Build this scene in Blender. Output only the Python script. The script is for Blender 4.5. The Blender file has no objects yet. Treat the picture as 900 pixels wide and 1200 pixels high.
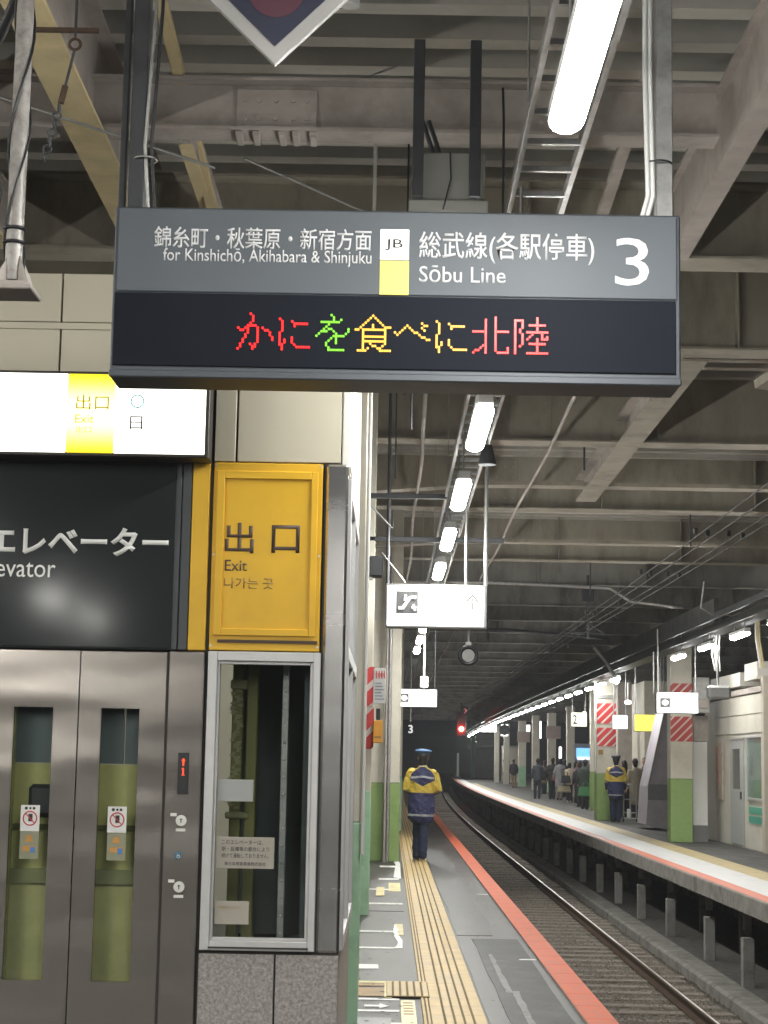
import bpy, bmesh, math, random
from mathutils import Vector, Matrix
random.seed(7)
PI = math.pi
sc = bpy.context.scene
C = sc.collection
D = bpy.data
# ------------------------------------------------------------------ camera
F_PX, PITCH, ROLL, YAW, EYE = 2080.0, math.atan(.1394), .018, .0049, 1.61
cy_, sy_ = math.cos(YAW), math.sin(YAW)
R0 = Vector((cy_, sy_, 0)); FW = Vector((-math.cos(PITCH)*sy_, math.cos(PITCH)*cy_, math.sin(PITCH))); U0 = R0.cross(FW)
RR = R0*math.cos(ROLL) + U0*math.sin(ROLL); UU = U0*math.cos(ROLL) - R0*math.sin(ROLL)
cam = D.cameras.new('camera'); camo = D.objects.new('camera', cam); C.objects.link(camo)
camo.matrix_world = Matrix(((RR.x, UU.x, -FW.x, 0), (RR.y, UU.y, -FW.y, 0), (RR.z, UU.z, -FW.z, EYE), (0, 0, 0, 1)))
cam.sensor_width = 36; cam.sensor_fit = 'AUTO'; cam.lens = F_PX/1200*36; cam.clip_start = .05; cam.clip_end = 3000
sc.camera = camo
# ------------------------------------------------------------------ world: night sky, no sun
w = D.worlds.new("World"); sc.world = w; w.use_nodes = True
nt = w.node_tree; bg = nt.nodes['Background']
bg.inputs[0].default_value = (.90, .92, 1.0, 1); bg.inputs[1].default_value = .007      # city glow on a night sky
sc.view_settings.view_transform = 'Standard'; sc.view_settings.look = 'None'
sc.view_settings.exposure = 0.0; sc.view_settings.gamma = 1.0
LAMP = 165.0            # radiance of the platform LED tubes
sc.cycles.use_denoising = True
sc.cycles.max_bounces = 8; sc.cycles.diffuse_bounces = 4; sc.cycles.glossy_bounces = 4; sc.cycles.transparent_max_bounces = 12
sc.cycles.sample_clamp_indirect = 8.0
sc.cycles.caustics_reflective = False; sc.cycles.caustics_refractive = False

# ------------------------------------------------------------------ helpers
def cx(y):                                  # the line bends to the right beyond 60 m
    return 0 if y < 60 else (y-60)**2/7600.0
def tag(o, label=None, cat=None, group=None, kind=None):
    if label: o['label'] = label
    if cat: o['category'] = cat
    if group: o['group'] = group
    if kind: o['kind'] = kind
    return o
def thing(name, label, cat, loc=(0, 0, 0), group=None, rz=0):
    o = D.objects.new(name, None); C.objects.link(o); o.location = loc; o.rotation_euler = (0, 0, rz)
    o.empty_display_size = .1
    return tag(o, label, cat, group)
def inst(name, mesh, parent=None, loc=(0, 0, 0), rot=(0, 0, 0), kind=None, scale=None):
    o = D.objects.new(name, mesh); C.objects.link(o); o.location = loc; o.rotation_euler = rot
    if scale: o.scale = scale
    if parent: o.parent = parent
    if kind: o['kind'] = kind
    return o
def copy_tree(o, parent=None):
    c = o.copy(); C.objects.link(c); c.parent = parent
    for ch in list(o.children): copy_tree(ch, c)
    return c
class MB:
    def __init__(s): s.v = []; s.f = []; s.mi = []; s.m = 0; s.sm = []
    def add(s, vs, fs, smooth=False):
        b = len(s.v); s.v += [tuple(p) for p in vs]
        for f in fs: s.f.append(tuple(i+b for i in f)); s.mi.append(s.m); s.sm.append(smooth)
        return s
    def box(s, x0, x1, y0, y1, z0, z1):
        v = [(x0,y0,z0),(x1,y0,z0),(x1,y1,z0),(x0,y1,z0),(x0,y0,z1),(x1,y0,z1),(x1,y1,z1),(x0,y1,z1)]
        return s.add(v, [(0,3,2,1),(4,5,6,7),(0,1,5,4),(1,2,6,5),(2,3,7,6),(3,0,4,7)])
    def cbox(s, x0, x1, y0, y1, z0, z1, c=.004):       # box with chamfered edges
        bm = bmesh.new(); bmesh.ops.create_cube(bm, size=1)
        for v in bm.verts: v.co = Vector(((x0+x1)/2+v.co.x*(x1-x0), (y0+y1)/2+v.co.y*(y1-y0), (z0+z1)/2+v.co.z*(z1-z0)))
        bmesh.ops.bevel(bm, geom=bm.edges[:], offset=c, segments=1, affect='EDGES', clamp_overlap=True)
        bm.verts.index_update(); s.add([v.co[:] for v in bm.verts], [[v.index for v in f.verts] for f in bm.faces]); bm.free(); return s
    def prism(s, poly, a0, a1, axis='y'):
        n = len(poly)
        def P(p, a): return {'y': (p[0], a, p[1]), 'x': (a, p[0], p[1]), 'z': (p[0], p[1], a)}[axis]
        v = [P(p, a0) for p in poly] + [P(p, a1) for p in poly]
        f = [tuple(range(n)), tuple(range(2*n-1, n-1, -1))] + [(i, i+n, (i+1) % n+n, (i+1) % n) for i in range(n)]
        return s.add(v, f)
    def tube(s, pts, r, n=8, r2=None, caps=True):
        pts = [Vector(p) for p in pts]; vs = []; k = len(pts)
        for i, p in enumerate(pts):
            d = (pts[min(i+1, k-1)]-pts[max(i-1, 0)]).normalized()
            a = d.cross(Vector((0, 0, 1)) if abs(d.z) < .9 else Vector((0, 1, 0))).normalized(); b = d.cross(a)
            rr = r if r2 is None else r+(r2-r)*i/(k-1)
            for j in range(n):
                t = 2*PI*j/n; vs.append(p+a*math.cos(t)*rr+b*math.sin(t)*rr)
        fs = [(i*n+j, i*n+(j+1) % n, (i+1)*n+(j+1) % n, (i+1)*n+j) for i in range(k-1) for j in range(n)]
        s.add(vs, fs, True)
        if caps: s.add(vs[:n], [tuple(range(n))[::-1]]); s.add(vs[-n:], [tuple(range(n))])
        return s
    def ring(s, c, rad, r, axis='y', n=24, m=6):
        vs = []
        for i in range(n):
            t = 2*PI*i/n
            for j in range(m):
                q = 2*PI*j/m; R = rad+r*math.cos(q); h = r*math.sin(q)
                vs.append({'y': (c[0]+R*math.cos(t), c[1]+h, c[2]+R*math.sin(t)), 'z': (c[0]+R*math.cos(t), c[1]+R*math.sin(t), c[2]+h), 'x': (c[0]+h, c[1]+R*math.cos(t), c[2]+R*math.sin(t))}[axis])
        return s.add(vs, [(i*m+j, ((i+1) % n)*m+j, ((i+1) % n)*m+(j+1) % m, i*m+(j+1) % m) for i in range(n) for j in range(m)], True)
    def ball(s, c, r, sz=(1, 1, 1), n=10, m=7):
        vs = [(c[0], c[1], c[2]+r*sz[2])]
        for i in range(1, m):
            a = PI*i/m
            for j in range(n):
                t = 2*PI*j/n; vs.append((c[0]+r*sz[0]*math.sin(a)*math.cos(t), c[1]+r*sz[1]*math.sin(a)*math.sin(t), c[2]+r*sz[2]*math.cos(a)))
        vs.append((c[0], c[1], c[2]-r*sz[2])); fs = [(0, 1+j, 1+(j+1) % n) for j in range(n)]
        fs += [(1+i*n+j, 1+(i+1)*n+j, 1+(i+1)*n+(j+1) % n, 1+i*n+(j+1) % n) for i in range(m-2) for j in range(n)]
        e = len(vs)-1; b = 1+(m-2)*n; fs += [(b+j, e, b+(j+1) % n) for j in range(n)]
        return s.add(vs, fs, True)
    def sweep(s, prof, y0, y1, step=2.0, closed=True, x=0):          # profile (x,z) along the bending line
        n = max(1, int(math.ceil((y1-y0)/step))); vs = []; k = len(prof)
        for i in range(n+1):
            y = y0+(y1-y0)*i/n
            vs += [(x+p[0]+cx(y), y, p[1]) for p in prof]
        fs = []
        for i in range(n):
            for j in range(k if closed else k-1):
                a, b = i*k+j, i*k+(j+1) % k; fs.append((a, b, b+k, a+k))
        if closed: fs += [tuple(range(k))[::-1], tuple(n*k+j for j in range(k))]
        return s.add(vs, fs)
    def mesh(s, name, mats):
        me = D.meshes.new(name); me.from_pydata(s.v, [], s.f)
        for m in (mats if isinstance(mats, (list, tuple)) else [mats]): me.materials.append(m)
        me.polygons.foreach_set('material_index', s.mi); me.polygons.foreach_set('use_smooth', s.sm); me.update()
        bm = bmesh.new(); bm.from_mesh(me); bmesh.ops.recalc_face_normals(bm, faces=bm.faces[:]); bm.to_mesh(me); bm.free()
        return me
    def build(s, name, mats, parent=None, loc=(0, 0, 0), rot=(0, 0, 0), kind=None):
        return inst(name, s.mesh(name, mats), parent, loc, rot, kind)
def rect_prof(x0, x1, z0, z1): return [(x0, z0), (x1, z0), (x1, z1), (x0, z1)]

# ------------------------------------------------------------------ materials
MATS = {}
def mat(name, col, rough=.6, metal=0, var=.12, scale=6.0, bump=.0, bscale=60, spec=.5, dirt=None, dirt_amt=.5, dirt_scale=1.2, stretch=(1, 1, 1), coat=0):
    if name in MATS: return MATS[name]
    m = D.materials.new(name); m.use_nodes = True; n = m.node_tree.nodes; l = m.node_tree.links; b = n['Principled BSDF']
    b.inputs['Roughness'].default_value = rough; b.inputs['Metallic'].default_value = metal
    b.inputs['Specular IOR Level'].default_value = spec; b.inputs['Coat Weight'].default_value = coat
    tc = n.new('ShaderNodeTexCoord'); mp = n.new('ShaderNodeMapping'); mp.inputs['Scale'].default_value = stretch
    geo = n.new('ShaderNodeNewGeometry'); l.new(geo.outputs['Position'], mp.inputs[0])
    nz = n.new('ShaderNodeTexNoise'); nz.inputs['Scale'].default_value = scale; nz.inputs['Detail'].default_value = 6; nz.inputs['Roughness'].default_value = .65
    l.new(mp.outputs[0], nz.inputs['Vector'])
    mr = n.new('ShaderNodeMapRange'); mr.inputs[1].default_value = .3; mr.inputs[2].default_value = .7; mr.inputs[3].default_value = 1-var; mr.inputs[4].default_value = 1+var
    l.new(nz.outputs[0], mr.inputs[0])
    hs = n.new('ShaderNodeMixRGB'); hs.blend_type = 'MULTIPLY'; hs.inputs[0].default_value = 1; hs.inputs[1].default_value = (*col, 1); l.new(mr.outputs[0], hs.inputs[2])
    out = hs.outputs[0]
    if dirt:
        n2 = n.new('ShaderNodeTexNoise'); n2.inputs['Scale'].default_value = dirt_scale; n2.inputs['Detail'].default_value = 8; n2.inputs['Roughness'].default_value = .7
        l.new(mp.outputs[0], n2.inputs['Vector'])
        r2 = n.new('ShaderNodeMapRange'); r2.inputs[1].default_value = .48; r2.inputs[2].default_value = .68; r2.inputs[3].default_value = 0; r2.inputs[4].default_value = dirt_amt
        l.new(n2.outputs[0], r2.inputs[0]); mx = n.new('ShaderNodeMixRGB'); mx.inputs[2].default_value = (*dirt, 1)
        l.new(r2.outputs[0], mx.inputs[0]); l.new(out, mx.inputs[1]); out = mx.outputs[0]
    l.new(out, b.inputs['Base Color'])
    rr = n.new('ShaderNodeMapRange'); rr.inputs[3].default_value = max(.04, rough-.08); rr.inputs[4].default_value = min(1, rough+.1); l.new(nz.outputs[0], rr.inputs[0]); l.new(rr.outputs[0], b.inputs['Roughness'])
    if bump:
        n3 = n.new('ShaderNodeTexNoise'); n3.inputs['Scale'].default_value = bscale; n3.inputs['Detail'].default_value = 4; l.new(mp.outputs[0], n3.inputs['Vector'])
        bp = n.new('ShaderNodeBump'); bp.inputs['Strength'].default_value = bump; bp.inputs['Distance'].default_value = .01; l.new(n3.outputs[0], bp.inputs['Height']); l.new(bp.outputs[0], b.inputs['Normal'])
    MATS[name] = m; return m
def emi(name, col, strength, base=(.8, .8, .8)):
    m = D.materials.new(name); m.use_nodes = True; b = m.node_tree.nodes['Principled BSDF']
    b.inputs['Base Color'].default_value = (*base, 1); b.inputs['Emission Color'].default_value = (*col, 1); b.inputs['Emission Strength'].default_value = strength; b.inputs['Roughness'].default_value = .3
    MATS[name] = m
    return m
def glass_mat(name, tint=(.85, .9, .9), rough=.02, refl=1.0):
    m = D.materials.new(name); m.use_nodes = True; n = m.node_tree.nodes; l = m.node_tree.links; n.remove(n['Principled BSDF'])
    tr = n.new('ShaderNodeBsdfTransparent'); tr.inputs[0].default_value = (*tint, 1); gl = n.new('ShaderNodeBsdfGlossy'); gl.inputs['Roughness'].default_value = rough; gl.inputs[0].default_value = (refl, refl, refl, 1)
    fr = n.new('ShaderNodeFresnel'); fr.inputs[0].default_value = 1.5; mx = n.new('ShaderNodeMixShader')
    l.new(fr.outputs[0], mx.inputs[0]); l.new(tr.outputs[0], mx.inputs[1]); l.new(gl.outputs[0], mx.inputs[2]); l.new(mx.outputs[0], n['Material Output'].inputs[0]); return m
def stripe_mat(name, a, b, pitch, duty=.5, ang=45, soft=.02):
    m = D.materials.new(name); m.use_nodes = True; n = m.node_tree.nodes; l = m.node_tree.links; p = n['Principled BSDF']; p.inputs['Roughness'].default_value = .5
    tc = n.new('ShaderNodeTexCoord'); sp = n.new('ShaderNodeSeparateXYZ'); l.new(tc.outputs['Object'], sp.inputs[0])
    def mth(op, x, y=None):
        q = n.new('ShaderNodeMath'); q.operation = op
        for i, v in enumerate((x, y)):
            if v is None: continue
            if isinstance(v, (int, float)): q.inputs[i].default_value = v
            else: l.new(v, q.inputs[i])
        return q.outputs[0]
    ca, sa = math.cos(math.radians(ang)), math.sin(math.radians(ang))
    t = mth('ADD', mth('MULTIPLY', sp.outputs[0], ca/pitch), mth('MULTIPLY', sp.outputs[2], sa/pitch)); t = mth('FRACT', mth('ADD', t, 100.0))
    g = mth('LESS_THAN', t, duty); mx = n.new('ShaderNodeMixRGB'); mx.inputs[1].default_value = (*a, 1); mx.inputs[2].default_value = (*b, 1); l.new(g, mx.inputs[0]); l.new(mx.outputs[0], p.inputs['Base Color'])
    return m
def asphalt(name, base, lt, rough):
    m = mat(name, base, rough, var=.35, scale=2.6, bump=.5, bscale=120, spec=.17, dirt=lt, dirt_amt=.85, dirt_scale=1.3, stretch=(1.6, .6, 1))
    return m
asph = asphalt('asphalt', (.045, .043, .039), (.09, .087, .08), .34)
asph2 = asphalt('asphalt_opposite', (.085, .082, .077), (.13, .128, .12), .65)
patch = mat('patched_asphalt', (.1, .1, .098), .45, spec=.2, var=.15, scale=3, bump=.2, bscale=200, dirt=(.1, .1, .1), dirt_amt=.5, dirt_scale=2.5)
tact = mat('tactile_yellow', (.47, .33, .13), .55, var=.16, scale=5, dirt=(.3, .25, .16), dirt_amt=.55, dirt_scale=3)
tact_gap = mat('tactile_groove', (.16, .115, .055), .8, var=.2)
orange = mat('orange_tile_paint', (.52, .095, .03), .5, var=.14, scale=7, dirt=(.25, .12, .1), dirt_amt=.45, dirt_scale=5, stretch=(3, 1, 1))
whitep = mat('white_marking_paint', (.66, .66, .62), .5, var=.12, scale=9, dirt=(.3, .3, .29), dirt_amt=.6, dirt_scale=6)
whiteb = mat('white_band_paint', (.52, .52, .51), .5, var=.08, scale=3, dirt=(.42, .42, .4), dirt_amt=.5, dirt_scale=2)
yellowp = mat('yellow_marking_paint', (.6, .52, .22), .55, var=.15, scale=9, dirt=(.25, .2, .12), dirt_amt=.6, dirt_scale=8)
ochre = mat('ochre_tape', (.3, .19, .07), .6, var=.25, scale=9)
concrete = mat('concrete', (.3, .29, .27), .85, var=.15, scale=3, bump=.3, bscale=60, dirt=(.13, .12, .11), dirt_amt=.7, dirt_scale=2)
conc_dark = mat('grimy_concrete', (.26, .25, .225), .9, var=.25, scale=5, bump=.3, bscale=40, dirt=(.07, .065, .06), dirt_amt=.7, dirt_scale=3)
ballast = mat('ballast_brown', (.09, .078, .063), .95, var=.45, scale=14, bump=.9, bscale=35)
ground_m = mat('dark_ground', (.1, .094, .085), .95, var=.4, scale=8, bump=.6, bscale=25)
sleeper_m = mat('sleeper_wood', (.13, .11, .088), .85, var=.3, scale=9, bump=.3, bscale=40, stretch=(1, 4, 1))
rail_side = mat('rusty_rail', (.075, .05, .035), .9, 0, spec=.15, var=.3, scale=12)
rail_top = mat('polished_rail', (.5, .48, .45), .3, 1, var=.08, scale=10)
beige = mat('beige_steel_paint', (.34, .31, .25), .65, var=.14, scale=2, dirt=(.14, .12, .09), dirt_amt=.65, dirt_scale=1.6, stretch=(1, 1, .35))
far_dimmed = mat('far_dimmed_steel_paint', (.27, .258, .23), .75, var=.2, scale=2, dirt=(.06, .055, .05), dirt_amt=.7, dirt_scale=1.5, stretch=(1, 1, .4))  # far girders' dimness put into a darker grey base, under dirt streaks
cream_y = mat('yellowed_steel_paint', (.62, .51, .29), .6, var=.12, scale=3, dirt=(.24, .18, .1), dirt_amt=.4, dirt_scale=2)
pinkgrey = mat('greyish_steel_paint', (.38, .34, .31), .65, var=.14, scale=3, dirt=(.17, .14, .11), dirt_amt=.5, dirt_scale=2.5)
joist_m = mat('cream_joist_paint', (.52, .5, .45), .65, var=.1, scale=2, dirt=(.25, .22, .17), dirt_amt=.4, dirt_scale=2)
deck_m = mat('dark_roof_deck', (.2, .205, .225), .8, var=.18, scale=1.5, dirt=(.08, .08, .08), dirt_amt=.5, dirt_scale=1)
darkst = mat('dark_steel', (.05, .052, .056), .5, .2, var=.2, scale=8)
galv = mat('galvanised_steel', (.42, .42, .41), .45, .7, var=.15, scale=14, dirt=(.2, .18, .15), dirt_amt=.4, dirt_scale=12)
blackp = mat('black_plastic', (.018, .019, .022), .45, var=.15)
signgrey = mat('sign_grey', (.1, .112, .126), .55, var=.05, scale=2, spec=.3)
signdark = mat('sign_dark_navy', (.012, .014, .02), .55, var=.05, scale=2, spec=.04)
caseg = mat('sign_casing', (.075, .083, .095), .45, .3, var=.08)
letter = mat('sign_lettering', (.62, .62, .63), .5, var=.02)
evblack = mat('elevator_sign_charcoal', (.027, .031, .033), .12, var=.02, scale=1)
evblack.node_tree.links.remove(evblack.node_tree.nodes['Principled BSDF'].inputs['Roughness'].links[0]); evblack.node_tree.nodes['Principled BSDF'].inputs['Roughness'].default_value = .1; evblack.node_tree.nodes['Principled BSDF'].inputs['Specular IOR Level'].default_value = .22
yellow = mat('exit_yellow', (.8, .47, .03), .45, var=.05, scale=3, dirt=(.45, .26, .03), dirt_amt=.3, dirt_scale=2)
brownl = mat('exit_lettering', (.075, .045, .03), .6, var=.05)
brownl2 = mat('faded_lettering', (.32, .19, .05), .6, var=.05)
panelw = mat('beige_wall_panel', (.56, .52, .41), .5, var=.04, scale=1.5, dirt=(.5, .46, .36), dirt_amt=.4, dirt_scale=1.1)
joint_m = mat('dark_joint', (.05, .045, .04), .8)
alum = mat('aluminium_frame', (.62, .61, .6), .4, .5, var=.06, scale=8)
granite = mat('granite', (.33, .3, .285), .45, var=.5, scale=55, dirt=(.13, .12, .115), dirt_amt=.6, dirt_scale=85)
whitecol = mat('cream_column_paint', (.6, .57, .48), .5, var=.06, scale=3, dirt=(.42, .38, .3), dirt_amt=.4, dirt_scale=2.5)
greencol = mat('green_column_paint', (.38, .6, .41), .5, var=.07, scale=3, dirt=(.1, .2, .09), dirt_amt=.5, dirt_scale=3)
greencol2 = mat('yellowish_green_paint', (.25, .37, .13), .5, var=.07, scale=3, dirt=(.14, .22, .06), dirt_amt=.5, dirt_scale=3)
paperw = mat('white_paper', (.7, .7, .68), .6, var=.03)
paperg = mat('grey_paper', (.36, .37, .36), .6, var=.05)
paperb = mat('beige_paper', (.36, .33, .28), .6, var=.06)
inkm = mat('black_ink', (.03, .03, .03), .6); redink = mat('red_ink', (.5, .04, .04), .6); blueink = mat('blue_ink', (.04, .2, .5), .5); orangem = mat('orange_box_paint', (.72, .33, .04), .5, var=.06)
plat_o = mat('orange_print', (.5, .25, .06), .6)
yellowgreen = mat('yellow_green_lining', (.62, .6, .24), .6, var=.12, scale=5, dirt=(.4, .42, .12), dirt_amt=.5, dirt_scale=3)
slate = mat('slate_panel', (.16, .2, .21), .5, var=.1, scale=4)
def steel_mat():
    m = mat('brushed_stainless', (.5, .485, .47), .24, .95, var=.04, scale=2, stretch=(.4, 1, 3))
    return m
stain = steel_mat()
# gentle buckles of the sheet metal
def buckled():
    m = D.materials.new('buckled_stainless'); m.use_nodes = True; n = m.node_tree.nodes; l = m.node_tree.links; b = n['Principled BSDF']
    b.inputs['Metallic'].default_value = .95; b.inputs['Roughness'].default_value = .25; b.inputs['Base Color'].default_value = (.37, .34, .31, 1)
    g = n.new('ShaderNodeNewGeometry'); mp = n.new('ShaderNodeMapping'); mp.inputs['Scale'].default_value = (.5, 1, 1.6); l.new(g.outputs['Position'], mp.inputs[0])
    z = n.new('ShaderNodeTexNoise'); z.inputs['Scale'].default_value = 2.1; z.inputs['Detail'].default_value = 1; l.new(mp.outputs[0], z.inputs['Vector'])
    m2 = n.new('ShaderNodeMapping'); m2.inputs['Scale'].default_value = (900, 900, 4); l.new(g.outputs['Position'], m2.inputs[0])
    z2 = n.new('ShaderNodeTexNoise'); z2.inputs['Scale'].default_value = 1; z2.inputs['Detail'].default_value = 2; l.new(m2.outputs[0], z2.inputs['Vector'])
    ad = n.new('ShaderNodeMath'); ad.operation = 'MULTIPLY_ADD'; ad.inputs[1].default_value = .0006; l.new(z2.outputs[0], ad.inputs[0])
    sc_ = n.new('ShaderNodeMath'); sc_.operation = 'MULTIPLY'; sc_.inputs[1].default_value = .35; l.new(z.outputs[0], sc_.inputs[0]); l.new(sc_.outputs[0], ad.inputs[2])
    bp = n.new('ShaderNodeBump'); bp.inputs['Strength'].default_value = .4; bp.inputs['Distance'].default_value = .12; l.new(ad.outputs[0], bp.inputs['Height']); l.new(bp.outputs[0], b.inputs['Normal'])
    return m
buck = buckled()
glass = glass_mat('clear_glass', (.97, .99, .98))
glass_dark = glass_mat('tinted_glass', (.62, .68, .68))
tube_e = emi('led_tube_glow', (1.0, .995, .95), LAMP)
tube_r = emi('led_tube_glow_opposite', (1.0, .995, .95), LAMP*.95)
box_e = emi('lit_sign_white', (1.0, .99, .88), 2.2); box_y = emi('lit_sign_yellow', (1.0, .78, .04), 1.3, (.8, .6, .05))
def hot(m, edge, mid, zc, hh, s_e, s_m):
    n = m.node_tree.nodes; l = m.node_tree.links; b = n['Principled BSDF']; tc = n.new('ShaderNodeTexCoord'); sp = n.new('ShaderNodeSeparateXYZ'); l.new(tc.outputs['Object'], sp.inputs[0])
    a = n.new('ShaderNodeMath'); a.operation = 'SUBTRACT'; a.inputs[1].default_value = zc; l.new(sp.outputs[2], a.inputs[0]); c = n.new('ShaderNodeMath'); c.operation = 'ABSOLUTE'; l.new(a.outputs[0], c.inputs[0])
    r = n.new('ShaderNodeMapRange'); r.interpolation_type = 'SMOOTHSTEP'; r.inputs[1].default_value = hh*.25; r.inputs[2].default_value = hh*1.0; r.inputs[3].default_value = 1; r.inputs[4].default_value = 0; l.new(c.outputs[0], r.inputs[0])
    mx = n.new('ShaderNodeMixRGB'); mx.inputs[1].default_value = (*edge, 1); mx.inputs[2].default_value = (*mid, 1); l.new(r.outputs[0], mx.inputs[0]); l.new(mx.outputs[0], b.inputs['Emission Color'])
    r2 = n.new('ShaderNodeMapRange'); r2.inputs[3].default_value = s_e; r2.inputs[4].default_value = s_m; l.new(r.outputs[0], r2.inputs[0]); l.new(r2.outputs[0], b.inputs['Emission Strength'])
hot(box_y, (1, .85, .0), (1, .97, .55), 3.286, .2, 1.0, 1.7)
hang_e = emi('lit_hanging_sign', (.97, 1, .96), 2.6); yel_e = emi('lit_yellow_sign', (1.0, .85, .1), 1.6, (.8, .7, .1))
red_e = emi('led_red', (1.0, .016, .016), 3.0, (.1, .01, .01)); grn_e = emi('led_green', (.3, .95, .05), 1.5, (.02, .1, .01)); amb_e = emi('led_amber', (1.0, .55, .06), 2.2, (.1, .05, .01))
sig_e = emi('signal_red_glow', (1.0, .03, .02), 90, (.3, 0, 0))
stripes = stripe_mat('red_white_stripes', (.62, .05, .05), (.7, .62, .58), .17, .3, -45)
stripes2 = stripe_mat('fine_red_white_stripes', (.45, .06, .05), (.62, .5, .46), .13, .28, -45)

# ------------------------------------------------------------------ text
def text(body, x0, x1, zc, h, y, m, parent, name='lettering', depth=.002, bold=0.0, axis='front', fitw=True):
    cu = D.curves.new('txt', 'FONT'); cu.body = body; cu.size = 1; cu.extrude = 0; cu.offset = bold; cu.resolution_u = 3
    o = D.objects.new('txt', cu); C.objects.link(o); bpy.context.view_layer.update()
    dg = bpy.context.evaluated_depsgraph_get(); me = D.meshes.new_from_object(o.evaluated_get(dg)); D.objects.remove(o); D.curves.remove(cu)
    if not me.vertices: return None
    xs = [v.co.x for v in me.vertices]; ys = [v.co.y for v in me.vertices]
    a, b, c, d = min(xs), max(xs), min(ys), max(ys); sx = (x1-x0)/(b-a); sy = h/(d-c)
    if not fitw: sx = sy
    bm = bmesh.new(); bm.from_mesh(me)
    if depth:
        r = bmesh.ops.extrude_face_region(bm, geom=bm.faces[:])
        for g in r['geom']:
            if isinstance(g, bmesh.types.BMVert): g.co.z += depth/1.0
    for v in bm.verts:
        X = x0+(v.co.x-a)*sx; Z = zc+(v.co.y-(c+d)/2)*sy; v.co = Vector((X, y-v.co.z, Z))
    bmesh.ops.recalc_face_normals(bm, faces=bm.faces[:]); bm.to_mesh(me); bm.free()
    me.name = name; me.materials.clear(); me.materials.append(m); me.update()
    return inst(name, me, parent)
def ordn(i):
    o = ['first','second','third','fourth','fifth','sixth','seventh','eighth','ninth','tenth','eleventh','twelfth','thirteenth','fourteenth','fifteenth','sixteenth','seventeenth','eighteenth','nineteenth','twentieth']
    if i < 20: return o[i]
    t = ['twenty','thirty','forty','fifty'][i//10-2]+'-' if True else ''
    return (t+o[i % 10-1]) if i % 10 else {'2': 'twentieth', '3': 'thirtieth', '4': 'fortieth', '5': 'fiftieth'}[str(i//10)]
def ordn1(i): return ordn(i-1) if i <= 20 else (['twenty','thirty','forty'][i//10-2]+'-'+ordn(i % 10-1) if i % 10 else ['twentieth','thirtieth','fortieth'][i//10-2])

# ================================================================== GROUND, PLATFORMS
g = MB(); g.box(-60, 60, -40, 420, -2.0, -1.35); g.build('ground', ground_m, kind='structure')
np_ = MB(); np_.sweep(rect_prof(-14, 1.40, -.35, 0), -25, 235, 4)
plat = np_.build('platform', asph, kind='structure')
MB().sweep([(1.26, 0.0005), (1.26, -.2), (1.42, -.22), (1.46, -.2), (1.46, .006), (1.45, .012), (1.26, .012)], -25, 235, 3).build('coping', concrete, plat)
MB().sweep(rect_prof(.9, 1.2, -1.35, -.35), -25, 235, 6).build('retaining_wall', conc_dark, plat)
# orange edge tiles
ot = MB(); ot.cbox(-.098, .098, -.297, .297, 0, .006, .002); otm = ot.mesh('orange_tile', orange)
for i in range(150):
    y = 10+i*.6
    inst('orange_tile', otm, plat, (1.36+cx(y), y, .0125), (0, 0, random.uniform(-.002, .002)))
MB().sweep(rect_prof(1.262, 1.458, .0125, .018), 99.7, 234, 3).build('orange_line', orange, plat)
# tactile strip: each tile with grooves between its bars
def tact_tile(w, l, bars):
    m = MB(); m.m = 1; m.box(-w/2, w/2, -l/2, l/2, 0, .004); m.m = 0
    for (a, b) in bars: m.cbox(a-w/2, b-w/2, -l/2+.0015, l/2-.0015, .004, .010, .002)
    return m.mesh('tactile_tile', [tact, tact_gap])
bars = [(.004, .022), (.032, .047), (.056, .13), (.144, .19), (.204, .25), (.264, .31), (.324, .396)]
tm = tact_tile(.4, .4, bars)
k = 0
for i in range(190):
    y = 9.4+i*.4
    if 12.63 < y < 12.9: pass
    inst('tactile_tile', tm, plat, (.445+cx(y), y, .001), (0, 0, random.uniform(-.003, .003)))
MB().sweep(rect_prof(.245, .645, .001, .009), 85.2, 234, 3).build('tactile_strip', tact, plat)
# crossing tactile piece leading to the strip
def bl(v0, v1, z=0): return v0
cr = MB(); cr.m = 1; cr.box(.015, .31, 12.42, 13.24, .0112, .0145); cr.m = 0
for j in range(6): cr.cbox(.017+j*.05, .017+j*.05+.035, 12.425, 13.235, .0145, .019, .002)
cr.build('crossing_tile', [tact, tact_gap], plat)
# repaired patches
def sheet(name, poly, z, m, th=.003):
    s = MB(); s.prism([(p[0], p[1]) for p in poly], z, z+th, 'z'); o = s.build(name, m, plat); return o
def jag(x0, x1, y0, y1, n=8, a=.02):
    p = []
    for i in range(n): p.append((x0+random.uniform(-a, a), y0+(y1-y0)*i/(n-1)))
    for i in range(n): p.append((x1+random.uniform(-a, a), y1-(y1-y0)*i/(n-1)))
    return p
sheet('asphalt_patch', jag(.66, .78, 8, 16.6, 10, .004), .001, patch)
sheet('asphalt_patch', jag(.68, 1.02, 16.9, 33, 12, .03), .0015, patch)
pal = mat('pale_scuff', (.17, .17, .16), .6, var=.3, scale=20, dirt=(.09, .09, .085), dirt_amt=1, dirt_scale=9)
sheet('asphalt_patch', jag(.79, 1.2, 11.0, 16.6, 9, .012), .0012, mat('dark_asphalt_patch', (.036, .035, .032), .5, spec=.2, var=.4, scale=5, bump=.4, bscale=150, dirt=(.075, .073, .068), dirt_amt=.8, dirt_scale=3))
sheet('scuff_mark', jag(.90, .945, 10.0, 12.9, 14, .009), .0024, pal)
sheet('scuff_mark', jag(.86, .90, 12.8, 15.3, 12, .008), .0022, pal)
for y in (14.9, 22.0): sheet('scuff_mark', [(1.1, y), (1.24, y+.01), (1.24, y+.1), (1.1, y+.07)], .0016, whitep)
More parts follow.
